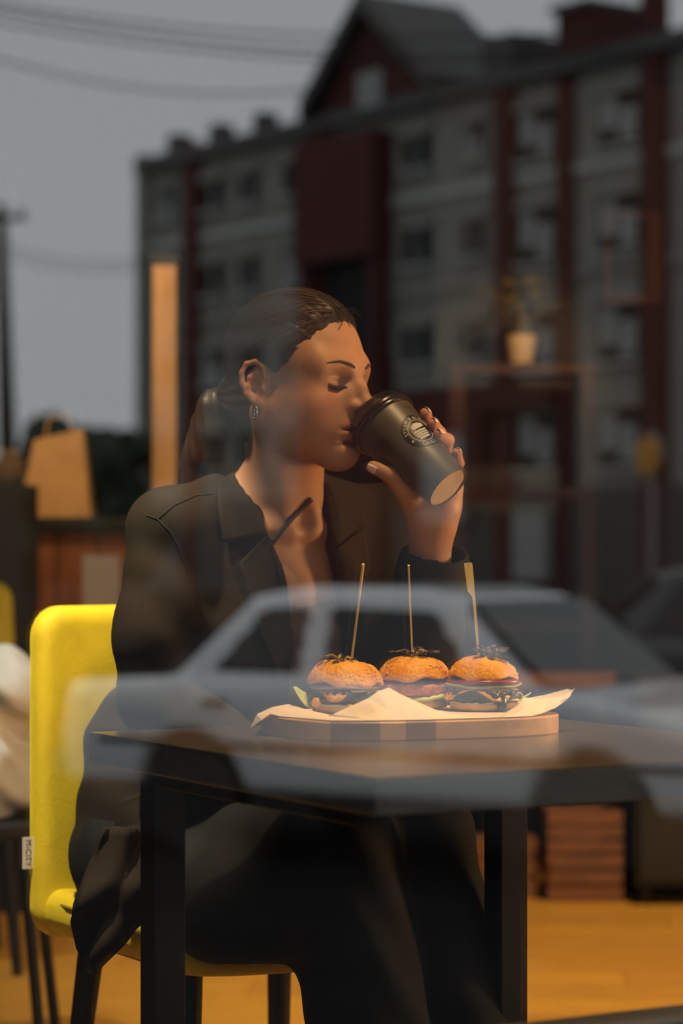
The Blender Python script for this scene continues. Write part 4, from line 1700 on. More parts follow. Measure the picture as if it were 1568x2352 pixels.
# ---- lashes and brows
for y in (-1, 1):
    V, Fc = [], []
    n = 16
    for i in range(n):
        t = i / (n - 1)
        yy = y * (.0195 + .0255 * t)
        zz = .0015 + .0030 * (2 * t - 1) ** 2 + .001 * t
        p = face_pt(yy, zz, .0004)
        q = p + np.array([.0045 - .001 * t, y * .0035 * t, -.0036 - .001 * math.sin(t * 3.1)])
        V += [hw_(p + [0, 0, .0008]), hw_(p - [0, 0, .0010]), hw_(q)]
    for i in range(n - 1):
        Fc += [(3 * i, 3 * i + 1, 3 * i + 4, 3 * i + 3)]
        Fc += [(3 * i + 1, 3 * i + 2, 3 * i + 5, 3 * i + 4)] if True else []
    o = mesh('eyelashes', V, Fc, 'lash', per, smooth=True)
    so = o.modifiers.new('thick', 'SOLIDIFY')
    so.thickness = .0004
    pts, rad = [], []
    for i in range(14):
        t = i / 13
        yy = y * (.012 + .040 * t)
        zz = .0275 + .0075 * math.sin(min(1, t * 1.35) * 1.57) - .0075 * max(0, t - .55)
        p = face_pt(yy, zz, -.0006)
        pts.append(hw_(p))
        rad.append(.0034 * (1 - .70 * t) * (.55 + .45 * min(1, t * 5)))
    MB().tube(pts, rad, 6).build('eyebrow', 'brow', per, smooth=True)

# ---- hair: sleek cap drawn back to a low tie
TIE = np.array([-.104, -.004, -.004])
cr_c = np.array([-.008, 0, .052])
cr_r = np.array([.0995, .0815, .0865])
xs_k = [-.075, -.050, -.030, -.012, .006, .020, .035, .060, .085, .100, .112, .15]
xb_k = [-.075, -.045, -.032, -.030, -.005, .020, .044, .061, .074, .090, .12, .12]


def hair_f(P):
    L = ((P - HO) @ RH.T) / HS
    k0 = np.sqrt((((L - cr_c) / cr_r) ** 2).sum(1))
    k1 = np.sqrt((((L - cr_c) / cr_r ** 2) ** 2).sum(1)) + 1e-9
    cap = k0 * (k0 - 1) / k1
    tie = np.sqrt(((L - TIE) ** 2).sum(1)) - .024
    nape = _ell((-.060, 0, -.018), (.046, .058, .040))[0](L)
    d = smin(smin(cap, nape, .02), tie, .03)
    xb = np.interp(L[:, 2], xs_k, xb_k) - .10 * np.abs(L[:, 1]) * np.clip(L[:, 2] - .06, 0, 1) / .05
    cut = (L[:, 0] - xb) * .75
    d = d + .0050 * np.clip(1 + cut / .020, 0, 1) ** 1.5 * (L[:, 2] > -.01)
    low = (-.048 - .25 * (L[:, 0] + .03)) - L[:, 2]
    # fine grooves running to the tie
    v = L - TIE
    ang = np.arctan2(v[:, 1], v[:, 2] + 1e-6)
    d = d + .0007 * np.sin(ang * 60) * np.clip(np.sqrt((v ** 2).sum(1)) / .05, 0, 1) + .0009 * np.sin(ang * 23 + 1)
    ear = np.sqrt((((L - np.array([-.006, 0, .003])) / np.array([.018, 1, .030])) ** 2).sum(1)) * .02 - .02
    ear = np.where(np.abs(L[:, 1]) > .05, ear, 1)
    d = np.maximum(d, -ear)
    return (np.maximum(np.maximum(d, cut), low) * HS).astype(np.float32)


HAIR = SDF().u((hair_f, HO + ZUP * .03, .25))
pony = [(hw_(TIE + [-.004, 0, -.002]), .016), (W(498, 935, 3.36), .024), (W(494, 985, 3.37), .032), (W(488, 1040, 3.385), .038), (W(478, 1095, 3.40), .037), (W(466, 1145, 3.43), .032), (W(448, 1200, 3.49), .020), (W(448, 1250, 3.50), .008)]
PONY = SDF()
for (a, ra), (b, rb) in zip(pony[:-1], pony[1:]):
    PONY.u(_cap(a, b, ra, rb), .012)
PONY.warp(lambda P: (.0016 * np.sin(P[:, 0] * 330 + P[:, 2] * 60) * np.sin(P[:, 1] * 210 + 1)).astype(np.float32))
hair = sdf_mesh('hair', HAIR, HO - .17, HO + .19, .0026, 'hair', per)
sdf_mesh('ponytail', PONY, (-.32, 3.25, .92), (-.10, 3.56, 1.25), .0035, 'hair', hair)
# strands
sb = MB()
rr = random.Random(3)


def on_cap(dirv, off):
    q = cr_c + dirv * (cr_r + off)
    return q


dt = (TIE - cr_c) / cr_r
dt /= np.linalg.norm(dt)
for i in range(620):
    z = rr.uniform(-.01, .118)
    xb = np.interp(z, xs_k, xb_k)
    y = rr.uniform(-1, 1)
    th = rr.uniform(-1.45, 1.45)
    # a start on the hairline or anywhere over the crown
    d0 = np.array([rr.uniform(-.3, .95), math.sin(th), rr.uniform(-.1, 1)])
    d0 /= np.linalg.norm(d0)
    p = on_cap(d0, 0)
    lim = np.interp(p[2], xs_k, xb_k) - .10 * abs(p[1]) * max(0, p[2] - .06) / .05
    if p[0] > lim + .004:
        continue
    om = math.acos(np.clip(d0 @ dt, -1, 1))
    if om < .4:
        continue
    pts = []
    bulge = rr.uniform(-.0006, .0012)
    for k in range(15):
        t = k / 14 * .93
        dv = (math.sin((1 - t) * om) * d0 + math.sin(t * om) * dt) / math.sin(om)
        q = on_cap(dv, bulge + .0004 * math.sin(9 * t + i))
        lim2 = np.interp(q[2], xs_k, xb_k) - .10 * abs(q[1]) * max(0, q[2] - .06) / .05
        q = on_cap(dv, bulge + .0004 * math.sin(9 * t + i) - .0046 * min(1, max(0, 1 + (q[0] - lim2) * .75 / .02)) ** 1.5)
        if abs(q[1]) > .06 and abs(q[2] - .004) < .032 and -.03 < q[0] < .016:
            break
        pts.append(hw_(q))
    if len(pts) > 4:
        r0 = rr.uniform(.0005, .0011)
        sb.tube(pts, [r0 * .5] + [r0] * (len(pts) - 2) + [r0 * .4], 4, cap=False)
# loose hair at the brow, tie and down the tail
for i in range(26):
    a = hw_((.066 + rr.uniform(-.012, .006), rr.uniform(-.02, .02), .100 + rr.uniform(-.006, .006)))
    sb.tube([a, a + np.array([rr.uniform(.004, .014), -.004, rr.uniform(-.002, .006)]), a + np.array([rr.uniform(.012, .030), -.006, rr.uniform(-.014, .002)])], [.0005, .0004, .0002], 3)
for i in range(70):
    q = rr.random() * 6.28
    pts = []
    for k, (p, r) in enumerate(pony):
        t = k / (len(pony) - 1)
        rd = r * (1.02 + .12 * math.sin(t * 4 + i))
        pts.append(p + np.array([math.cos(q + t * .4) * rd, math.sin(q + t * .4) * rd * .9, 0]))
    sb.tube(pts[:-1], [.0012] * (len(pts) - 2) + [.0005], 4, cap=False)
st_ = sb.build('hair_strands', 'hair_shine', hair, smooth=True, fix=False)
st_['kind'] = 'stuff'
# scrunchie: a gathered ring round the tie
tdir = (pony[1][0] - pony[0][0])
tdir /= np.linalg.norm(tdir)
tdir = (tdir + (np.array([-1.0, .25, .35]))) / 2
tdir /= np.linalg.norm(tdir)
e1 = np.cross(tdir, [0, 0, 1.0])
e1 /= np.linalg.norm(e1)
e2 = np.cross(tdir, e1)
pts, rad = [], []
for k in range(40):
    q = 2 * math.pi * k / 40
    pts.append(pony[0][0] + (e1 * math.cos(q) + e2 * math.sin(q)) * (.0195 + .002 * math.sin(5 * q)) + tdir * .003 * math.sin(7 * q))
    rad.append(.0085 + .0018 * math.sin(9 * q))
MB().tube(pts, rad, 10, close=True).build('scrunchie', 'scrunchie', hair, smooth=True, sharp=None)

# ---- earring: a small pave hoop and a stud on the near ear
ec = hw_((-.0135, -.0785, -.0255))
pts = []
for k in range(28):
    q = 2 * math.pi * k / 28
    pts.append(ec + np.array([.0022 * math.cos(q), -.0050 * math.cos(q) * 1.0, 0]) + ZUP * (-.0075 + .0085 * math.sin(q)))
er = MB().tube(pts, .0016, 8, close=True).build('earring', 'silver', per, smooth=True)
for k in range(9):
    p = pts[7 + k] if False else ec + np.array([.0020, -.0052, -.0010 - .0016 * k + 0])
    MB().lathe([(0, -.0008), (.0009, 0), (0, .0008)], lambda v, p=p: p + v, 6).build('gem', 'silver', er)
sp = hw_((-.0165, -.0800, -.0180))
MB().lathe([(0, -.0012), (.0010, -.0008), (.0013, 0), (.0010, .0008), (0, .0012)], lambda v: sp + v, 10).build('ear_stud', 'ring_gold', per, smooth=True)

# ------------------------------------------------------------------ clothes
def st_plane(px, py):
    """a pixel onto the upright plane just before the chest -> (to her left, height)"""
    o = np.array([0, 0, EYE])
    dv = W(px, py, 1.0) - o
    pc = ax_sp(.6) + TF * .115
    k = ((pc - o) @ TF) / (dv @ TF)
    p = o + dv * k
    return (p - ax_sp(.6)) @ TL, p[2]


def shape_f(pts):
    """prism through the body along TF from a px outline"""
    pf = poly2([st_plane(*p) for p in pts])
    pc = ax_sp(.6)

    def f(P):
        q = P - pc.astype(np.float32)
        a = pf(q @ TL.astype(np.float32), P[:, 2])
        b = -(q @ TF.astype(np.float32)) + .0
        return np.maximum(a, b)
    return f


BZ = SDF()
BZ.u(tell(.72, (.118, .180, .175), (.010, 0)))
for sgn in (-1, 1):
    BZ.u(_ell(ax_sp(.60) + TF * .055 + TL * sgn * .068, (.070, .070, .072)), .04)
BZ.u(tell(.40, (.118, .155, .18), (.006, 0)), .06)
BZ.u(tell(.05, (.145, .178, .150)), .08)
for sh in (SR, SL):
    BZ.u(_cap(NB + ZUP * -.002 - TF * .012 + (sh - NB) * .12, sh + ZUP * .004, .050, .050), .04)
    out = (sh - NB) / np.linalg.norm(sh - NB)
    BZ.u(_cap(sh + ZUP * .006 + out * .008 - TF * .02, sh + ZUP * .006 + out * .008 + TF * .02, .046, .046), .03)
BZ.u(_cap(NB + ZUP * .030 - TF * .030, NB - ZUP * .03 - TF * .03, .058, .075), .03)
# right sleeve with a sag above the elbow
BZ.u(_cap(SR + ZUP * -.01, ELR + ZUP * .085 + np.array([-.006, -.004, 0]), .056, .058), .02)
BZ.u(_cap(ELR + ZUP * .050, ELR, .052, .050), .010)
BZ.u(_cap(ELR, WRR - (WRR - ELR) * .05, .050, .044), .015)
# left sleeve, open cuff
BZ.u(_cap(SL - ZUP * .01, ELL, .066, .058), .03)
fdir = (WRL - ELL) / np.linalg.norm(WRL - ELL)
cuff = WRL - fdir * .010 + np.array([.006, 0.004, 0])
BZ.u(_cap(ELL, cuff - fdir * .03, .058, .046), .015)
# skirts of the jacket over the seat
BZ.u(_cap(HIP - TL * .10 + TF * .02, HIP - TL * .135 + TF * .17 - ZUP * .03, .080, .045), .06)
BZ.u(_cap(HIP - TL * .10 - TF * .03 + ZUP * .15, HIP - TL * .125 - ZUP * .05, .07, .06), .06)


def folds(P):
    x, y, z = P[:, 0], P[:, 1], P[:, 2]
    a = (x - SR[0]) * 18 + (y - SR[1]) * 11
    f = .0022 * np.sin(z * 62 + 9 * x + 3 * np.sin(x * 21 + y * 17)) * np.clip((.99 - z) / .05, 0, 1)
    g = .0040 * np.sin(z * 48 + a * 1.3) * np.exp(-((z - .82) / .07) ** 2) * np.clip((-.15 - x) / .04, 0, 1)
    h = .0045 * np.sin((x * 70 + y * 40) + z * 14) * np.exp(-((z - .52) / .09) ** 2)
    return (f + g + h).astype(np.float32)


BZ.warp(folds)
VOPEN = [(545, 985), (562, 1078), (588, 1145), (607, 1205), (628, 1290), (642, 1370), (655, 1480), (661, 1600), (668, 1760), (800, 1760), (792, 1600), (786, 1480), (776, 1370), (760, 1275), (746, 1195), (734, 1120), (742, 985)]
BZ.s((shape_f(VOPEN), ax_sp(.6), .6), .004)
BZ.s(_cap(NB + ZUP * .2, NB - ZUP * .02 + TF * .015, .064, .054), .006)
BZ.s(_cap(cuff - fdir * .075, cuff + fdir * .06, .036, .046), .006)
blz = sdf_mesh('blazer', BZ, (-.46, 2.98, .34), (.26, 3.74, 1.13), .0038, 'blazer', per, slack=2.4)


def on_cloth(S, px, py, off=0.003, d0=2.95, d1=3.6):
    """first point of a garment along the line of sight through a pixel, lifted by off"""
    ds = np.linspace(d0, d1, 260)
    P = np.array([W(px, py, d) for d in ds])
    v = S.eval(P)
    i = int(np.argmax(v < 0)) if (v < 0).any() else int(np.argmin(v))
    if i > 0 and v[i] < 0 < v[i - 1]:
        return W(px, py, ds[i - 1] + (ds[i] - ds[i - 1]) * v[i - 1] / (v[i - 1] - v[i]) - off)
    return W(px, py, ds[i] - off)


def patch(poly, S, name, m, parent, off=.004, thick=.003, n=9):
    """cloth piece cut to an outline and laid over a garment; outline = two rails of px points"""
    ra, rb = poly

    def samp(r, t):
        k = t * (len(r) - 1)
        i = min(int(k), len(r) - 2)
        return np.array(r[i]) + (np.array(r[i + 1]) - np.array(r[i])) * (k - i)
    V, Fc = [], []
    nu = 16
    dep = []
    for i in range(nu):
        for j in range(n):
            p = samp(ra, i / (nu - 1)) * (1 - j / (n - 1)) + samp(rb, i / (nu - 1)) * (j / (n - 1))
            q = on_cloth(S, p[0], p[1], off)
            dep.append(q[1])
            V.append((p[0], p[1]))
    D = np.array(dep).reshape(nu, n)
    for _ in range(6):
        E = np.pad(D, 1, mode='edge')
        D = np.minimum(D, (E[:-2, 1:-1] + E[2:, 1:-1] + E[1:-1, :-2] + E[1:-1, 2:]) / 4)
    V = [W(p[0], p[1], d) for p, d in zip(V, D.ravel())]
    for i in range(nu - 1):
        for j in range(n - 1):
            Fc.append((i * n + j, i * n + j + 1, (i + 1) * n + j + 1, (i + 1) * n + j))
    o = mesh(name, V, Fc, m, parent, smooth=True)
    so = o.modifiers.new('thick', 'SOLIDIFY')
    so.thickness = thick
    so.offset = -1
    return o


patch(([(497, 1112), (500, 1180), (512, 1246)], [(566, 1062), (596, 1160), (609, 1228)]), BZ, 'collar', 'blazer', blz, .006)
patch(([(606, 1236), (548, 1292), (575, 1400), (640, 1560)], [(610, 1230), (632, 1300), (649, 1420), (662, 1590)]), BZ, 'lapel', 'blazer', blz, .005)
patch(([(737, 1112), (752, 1190), (764, 1262)], [(800, 1112), (828, 1150), (838, 1200)]), BZ, 'collar', 'blazer', blz, .005)
patch(([(764, 1268), (776, 1350), (786, 1450), (792, 1580)], [(836, 1210), (850, 1300), (815, 1430), (798, 1585)]), BZ, 'lapel', 'blazer', blz, .005)
for nm, pp in (('shoulder_seam', [(362, 1192), (400, 1160), (450, 1138), (497, 1133)]), ('armhole_seam', [(336, 1183), (362, 1192), (392, 1222), (415, 1262), (428, 1310)])):
    pts = []
    for (a, b) in zip(pp[:-1], pp[1:]):
        for k in range(5):
            t = k / 5
            pts.append(on_cloth(BZ, a[0] + (b[0] - a[0]) * t, a[1] + (b[1] - a[1]) * t, .0006))
    MB().tube(pts, .0011, 5).build(nm, 'blazer_seam', blz, smooth=True)
# the loose front tail hanging over the edge of the seat
V, Fc = [], []
ra = [(238, 1900), (200, 2010), (178, 2070), (160, 2115), (176, 2185), (213, 2233)]
rb = [(345, 1900), (340, 2010), (335, 2060), (330, 2110), (292, 2165), (222, 2234)]
nu, nv = 24, 12
for i in range(nu):
    k = i / (nu - 1) * (len(ra) - 1)
    q = min(int(k), len(ra) - 2)
    pa = np.array(ra[q]) + (np.array(ra[q + 1]) - np.array(ra[q])) * (k - q)
    pb = np.array(rb[q]) + (np.array(rb[q + 1]) - np.array(rb[q])) * (k - q)
    for j in range(nv):
        t = j / (nv - 1)
        p = pa + (pb - pa) * t
        dd_ = 3.165 + .035 * abs(t - .55) ** 1.2 + .012 * math.sin(t * 9 + i * .35) + .010 * math.sin(i * .5 + 2 * t) - .02 * math.sin(i / nu * 3.0)
        V.append(W(p[0], p[1], dd_))
for i in range(nu - 1):
    for j in range(nv - 1):
        Fc.append((i * nv + j, i * nv + j + 1, (i + 1) * nv + j + 1, (i + 1) * nv + j))
o = mesh('coat_tail', V, Fc, 'blazer', blz, smooth=True)
so = o.modifiers.new('thick', 'SOLIDIFY')
so.thickness = .005
so.offset = -1
patch(([(274, 1840), (262, 1900), (262, 1955)], [(322, 1822), (322, 1890), (322, 1945)]), BZ, 'pocket_flap', 'blazer', blz, .004)

# crop top and its diagonal strap
TOPS = SDF()
TOPS.u(tell(.72, (.0965, .1545, .1645), (.012, 0)))
TOPS.u(tell(.40, (.090, .130, .155)), .06)
for sgn in (-1, 1):
    TOPS.u(_ell(ax_sp(.60) + TF * .055 + TL * sgn * .068, (.0595, .0595, .0595)), .035)
TOPS.warp(lambda P: (.0022 * np.sin(P[:, 2] * 210 + 4 * np.sin(P[:, 0] * 40 + P[:, 1] * 30))).astype(np.float32))
ztop = W(700, 1372, 3.28)[2]
TOPS.i(lambda P: (P[:, 2] - ztop - .012 * np.sin(P[:, 0] * 30)).astype(np.float32))
TOPS.i(lambda P: (.66 - P[:, 2]).astype(np.float32))
sdf_mesh('crop_top', TOPS, (-.34, 3.1, .62), (.14, 3.62, 1.06), .005, 'crop_top', per)
SKN = BODY
V, Fc = [], []
n = 18
for i in range(n):
    t = i / (n - 1)
    cx, cy = 600 + (716 - 600) * t, 1283 + (1146 - 1283) * t - 10 * math.sin(t * 3.14)
    for s in (-1, 0, 1):
        px, py = cx + s * 6.5 * .62, cy + s * 6.5 * .78
        V.append([px, py, on_cloth(SKN, px, py, 0)[1]])
V = np.array(V)
dd = V[:, 2].reshape(n, 3).min(1)
for _ in range(4):
    e_ = np.pad(dd, 1, mode='edge')
    dd = np.minimum(dd, (e_[:-2] + e_[2:]) / 2)
V = [W(v[0], v[1], dd[i // 3] - (.0014 if i % 3 != 1 else .0024)) for i, v in enumerate(V)]
for i in range(n - 1):
    for j in range(2):
        Fc.append((3 * i + j, 3 * i + j + 1, 3 * i + j + 4, 3 * i + j + 3))
o = mesh('strap', V, Fc, 'strap', per, smooth=True)
so = o.modifiers.new('thick', 'SOLIDIFY')
so.thickness = .0016
so.offset = -1

# trousers
TR = SDF()
TR.u(tell(.03, (.128, .178, .12)))
for h_, k_, a_, r1, r2, r3 in ((HR, KR, AR, .088, .074, .078), (HL, KL, AL, .088, .074, .078)):
    TR.u(_cap(h_, k_, r1, r2), .05)
    TR.u(_cap(k_, a_ + ZUP * .02, r2 - .001, r3), .02)
TR.u(_cap(HIP - TL * .13 - ZUP * .01, W(515, 2095, 3.13), .075, .055), .05)
TR.u(_cap(W(515, 2095, 3.13), KR - ZUP * .07, .055, .060), .05)
TR.warp(lambda P: (.0022 * np.sin(P[:, 0] * 55 + P[:, 2] * 45 + 3 * np.sin(P[:, 1] * 25)) + .0018 * np.sin(P[:, 2] * 31 - P[:, 1] * 60)).astype(np.float32))
TR.i(lambda P: (.045 - P[:, 2]).astype(np.float32))
sdf_mesh('trousers', TR, (-.42, 2.86, .02), (.30, 3.72, .76), .0055, 'trousers', per)
# shoes
for a_ in (AR, AL):
    sh_ = SDF().u(_cap(a_ - ZUP * .005 - TF * .03, a_ - ZUP * .032 + TF * .15, .040, .028), .02)
    sh_.i(lambda P: (.001 - P[:, 2]).astype(np.float32))
    sdf_mesh('shoe', sh_, a_ - [.2, .2, .07], a_ + [.2, .2, .05], .005, 'trousers', per)

# ------------------------------------------------------------------ back of the cafe
mat('brown_panel', (0.24, 0.085, 0.032), 0.6, col2=(0.15, 0.050, 0.020), scale=5, stretch=(6, 6, 1))
mat('kraft', (0.62, 0.36, 0.15), 0.7, var=0.15, scale=12)
mat('post_wood', (0.55, 0.33, 0.15), 0.6, var=0.25, scale=6, stretch=(5, 5, 1))
mat('crate_wood', (0.17, 0.068, 0.026), 0.7, col2=(0.11, 0.042, 0.018), scale=8, stretch=(1, 1, 5))
mat('bench_wood', (0.36, 0.14, 0.05), 0.5, var=0.3, scale=6)
mat('frame_wood', (0.15, 0.06, 0.022), 0.6, var=0.3, scale=6)
mat('shelf_wood', (0.040, 0.011, 0.008), 0.6, var=0.3, scale=6)
mat('cream_pot', (0.75, 0.55, 0.36), 0.55, var=0.08, scale=20)
mat('plant_leaf', (0.12, 0.11, 0.03), 0.6, col2=(0.20, 0.15, 0.04), scale=20)
mat('black_matt', (0.008, 0.008, 0.008), 0.7)
mat('white_cloth', (0.78, 0.76, 0.74), 0.7, col2=(0.55, 0.60, 0.56), scale=9)
mat('ceramic', (0.45, 0.36, 0.24), 0.3, var=0.3, scale=15)
mat('notice_white', (0.34, 0.33, 0.38), 0.6)
bm_ = mat('bulb_glow', (1, .8, .5), 0.4)
bm_.node_tree.nodes['Principled BSDF'].inputs['Emission Color'].default_value = (1, .58, .25, 1)
bm_.node_tree.nodes['Principled BSDF'].inputs['Emission Strength'].default_value = 215.0


def wbox(name, px0, px1, py0, py1, d, depth, m, parent=None, bev=0.0):
    """upright block whose front face fills a px rectangle at distance d"""
    a, b = W(px0, py1, d), W(px1, py0, d)
    return MB().box((a[0], d, a[2]), (b[0], d + depth, b[2]), None, bev).build(name, m, parent)


# counter with boarded front, on the left
d = 6.9
a, b = W(-260, 1182, d), W(345, 1182, d)
cnt = empty('service_counter', (a[0] * .5 + b[0] * .5, d + .3, 0))
tag(cnt, 'brown boarded counter with a dark worktop in the back of the cafe', 'counter')
MB().box((a[0] - .02, d - .03, 1.015), (b[0] + .03, d + .62, 1.052), None, .006).build('worktop', 'black_matt', cnt)
MB().box((a[0], d + .02, 0.0), (b[0], d + .6, 1.015)).build('carcass', 'black_matt', cnt)
x = a[0]
i = 0
while x < b[0] - .02:
    w = .118
    MB().box((x + .002, d, .04), (min(x + w - .002, b[0]), d + .02, 1.01), None, .003).build('board', 'brown_panel', cnt)
    x += w
    i += 1
o = wbox('notice', 190, 275, 1275, 1395, d - .006, .003, 'notice_white')
tag(o, 'small white notice stuck on the brown counter front', 'notice')

# kraft bag on the counter
bg_ = empty('paper_bag', W(130, 1182, 7.05))
tag(bg_, 'upright kraft paper bag lit warm on the dark counter', 'bag')
z0 = 1.053
p0, p1 = W(46, 1180, 7.05), W(212, 1180, 7.05)
q0, q1 = W(78, 1010, 7.05), W(190, 985, 7.05)
V = [(p0[0], 7.0, z0), (p1[0], 7.0, z0), (p1[0], 7.16, z0), (p0[0], 7.16, z0), (q0[0], 7.05, q0[2]), (q1[0], 7.05, q1[2]), (q1[0], 7.12, q1[2] - .01), (q0[0], 7.12, q0[2])]
mesh('bag_body', V, [(0, 1, 5, 4), (1, 2, 6, 5), (2, 3, 7, 6), (3, 0, 4, 7), (3, 2, 1, 0)], 'kraft', bg_)
MB().tube([np.array(V[4]) + [.03, 0, -.01], np.array(V[4]) * .7 + np.array(V[5]) * .3 + [0, 0, .05], np.array(V[4]) * .3 + np.array(V[5]) * .7 + [0, 0, .05], np.array(V[5]) - [.03, 0, .01]], .004, 6).build('handle', 'kraft', bg_, smooth=True)

# stacked bowls at the picture's edge
c = W(2, 1110, 6.66)
for k in range(3):
    zz = 1.135 + .028 * k
    r = .075 - .008 * k
    o = MB().lathe([(.025, 0), (.035, .002), (r * .8, .018), (r, .040), (r - .004, .040), (r * .75, .020), (.02, .008), (0, .008)], lambda v, zz=zz: np.array([c[0], 6.66, zz]) + v, 32).build('bowl', 'ceramic', None, smooth=True)
    tag(o, ['tan bowl, lowest of the stack on the plinth', 'tan bowl, middle of the stack on the plinth', 'tan bowl, topmost of the stack on the plinth'][k], 'bowl', 'stacked bowls')
pln = MB().box((c[0] - .09, 6.57, 0), (c[0] + .09, 6.75, 1.135), None, .004).build('plinth', 'black_matt')
tag(pln, 'slim black plinth under the stacked bowls', 'plinth')

# pale post
pp = empty('wooden_post', W(377, 1150, 6.75))
tag(pp, 'pale wooden post standing behind the woman\'s back', 'post')
a, b = W(350, 1150, 6.75), W(404, 1150, 6.75)
MB().box((a[0], 6.75, .03), (b[0], 6.82, 1.74), None, .004).build('shaft', 'post_wood', pp)
MB().box((a[0] - .06, 6.69, 0), (b[0] + .06, 6.88, .03), None, .004).build('foot', 'black_matt', pp)
MB().box((a[0] - .008, 6.742, 1.74), (b[0] + .008, 6.828, 1.765), None, .003).build('cap', 'black_matt', pp)

# shelf unit with plant
sh = empty('shelf_unit', W(1200, 1100, 7.35) * np.array([1, 1, 0]))
tag(sh, 'dark red-brown open shelf unit carrying the potted plant', 'shelf')
d = 7.35
a, b = W(1030, 832, d), W(1370, 832, d)
for z in (a[2] - .035, a[2] - .40, a[2] - .80):
    MB().box((a[0], d, z - .0), (b[0], d + .26, z + .032), None, .003).build('shelf_board', 'shelf_wood', sh)
for x in (a[0] - .001, b[0] - .05):
    for y in (d - .002, d + .215):
        MB().box((x, y, 0), (x + .052, y + .046, a[2] - .036 if x > a[0] else a[2] + .0), None, .003).build('upright', 'shelf_wood', sh)
c = W(1196, 830, d + .12)
c[2] = a[2] - .003
pot = empty('potted_plant', c)
tag(pot, 'bushy plant in a cream pot on the shelf unit', 'plant')
MB().lathe([(0, 0), (.034, 0), (.036, .004), (.046, .088), (.047, .092), (.043, .092), (.040, .078), (0, .076)], lambda v: c + v, 32).build('pot', 'cream_pot', pot, smooth=True)
rr = random.Random(9)
for k in range(34):
    an = rr.random() * 6.28
    tl = rr.uniform(.2, 1)
    d1 = np.array([math.cos(an) * .11 * tl, math.sin(an) * .09 * tl, .10 + .11 * rr.random()])
    base_ = c + ZUP * .078
    MB().tube([base_, base_ + d1 * .5 + ZUP * .02, base_ + d1], [.0018, .0014, .001], 5).build('stem', 'plant_leaf', pot, smooth=True)
    leaf(lambda v, b_=base_ + d1 * .95, an=an: b_ + np.array([v[0] * math.cos(an) - v[1] * math.sin(an), v[0] * math.sin(an) + v[1] * math.cos(an), v[2]]), 'leaf', 'plant_leaf', pot, .05, .014, -.3, k)

# framed panel on a stand-off wall
pf = empty('picture_frame', W(1455, 590, 7.67))
tag(pf, 'wooden picture frame hung on the dark partition', 'picture')
for x0, x1, y0, y1 in ((1388, 1404, 485, 697), (1486, 1520, 485, 697), (1404, 1486, 672, 697), (1404, 1486, 485, 498)):
    wbox('frame_bar', x0, x1, y0, y1, 7.66, .03, 'frame_wood', pf)
wbox('panel', 1404, 1486, 498, 672, 7.675, .012, 'black_matt', pf)
a = W(1000, 420, 7.7)
b = W(2300, 420, 7.7)
prt = MB().box((a[0], 7.692, 0), (b[0], 7.76, 2.4), None).build('partition', 'dark_wall')
tag(prt, 'charcoal partition behind the shelf unit', 'partition')

# crates on the floor
def crate(px0, px1, py0, py1, d, label, dep=.2, z0=0.0):
    a, b = W(px0, py1, d), W(px1, py0, d)
    z1 = b[2]
    r = empty('wooden_crate', ((a[0] + b[0]) / 2, d + dep / 2, z0))
    tag(r, label, 'crate', 'wooden crates by the bench')
    n = 3
    hh = (z1 - z0) / n
    for k in range(n):
        zz0, zz1 = z0 + k * hh + .004, z0 + (k + 1) * hh - .004
        MB().box((a[0], d, zz0), (b[0], d + .012, zz1)).build('slat', 'crate_wood', r)
        MB().box((a[0], d + dep - .012, zz0), (b[0], d + dep, zz1)).build('slat', 'crate_wood', r)
        MB().box((a[0], d + .012, zz0), (a[0] + .012, d + dep - .012, zz1)).build('slat', 'crate_wood', r)
        MB().box((b[0] - .012, d + .012, zz0), (b[0], d + dep - .012, zz1)).build('slat', 'crate_wood', r)
    for x in (a[0] + .012, b[0] - .036):
        for y in (d + .012, d + dep - .036):
            MB().box((x, y, z0), (x + .024, y + .024, z1)).build('corner_post', 'crate_wood', r)
    MB().box((a[0] + .012, d + .012, z0 + .004), (b[0] - .012, d + dep - .012, z0 + .016)).build('base', 'crate_wood', r)
    return z1


zt = crate(1258, 1430, 1960, 2062, 6.78, 'dark wooden crate standing on the floor, lower of two')
crate(1258, 1430, 1862, 1962, 6.78, 'dark wooden crate stacked on another crate', .2, zt)
crate(1085, 1238, 1925, 2030, 6.86, 'low amber-lit crate beside the stacked crates', .12)
# bench
bn = empty('bench', W(1290, 1560, 7.02) * np.array([1, 1, 0]))
tag(bn, 'low reddish wooden bench behind the burgers', 'bench')
d = 7.02
a, b = W(1150, 1545, d), W(1415, 1592, d)
for k in range(2):
    MB().box((a[0], d + .005 + k * .125, a[2] - .045), (b[0], d + .122 + k * .125, a[2]), None, .004).build('seat_plank', 'bench_wood', bn)
for x in (a[0] + .02, b[0] - .07):
    for y in (d + .02, d + .18):
        MB().box((x, y, 0), (x + .05, y + .05, a[2] - .046), None, .003).build('leg', 'black_matt', bn)
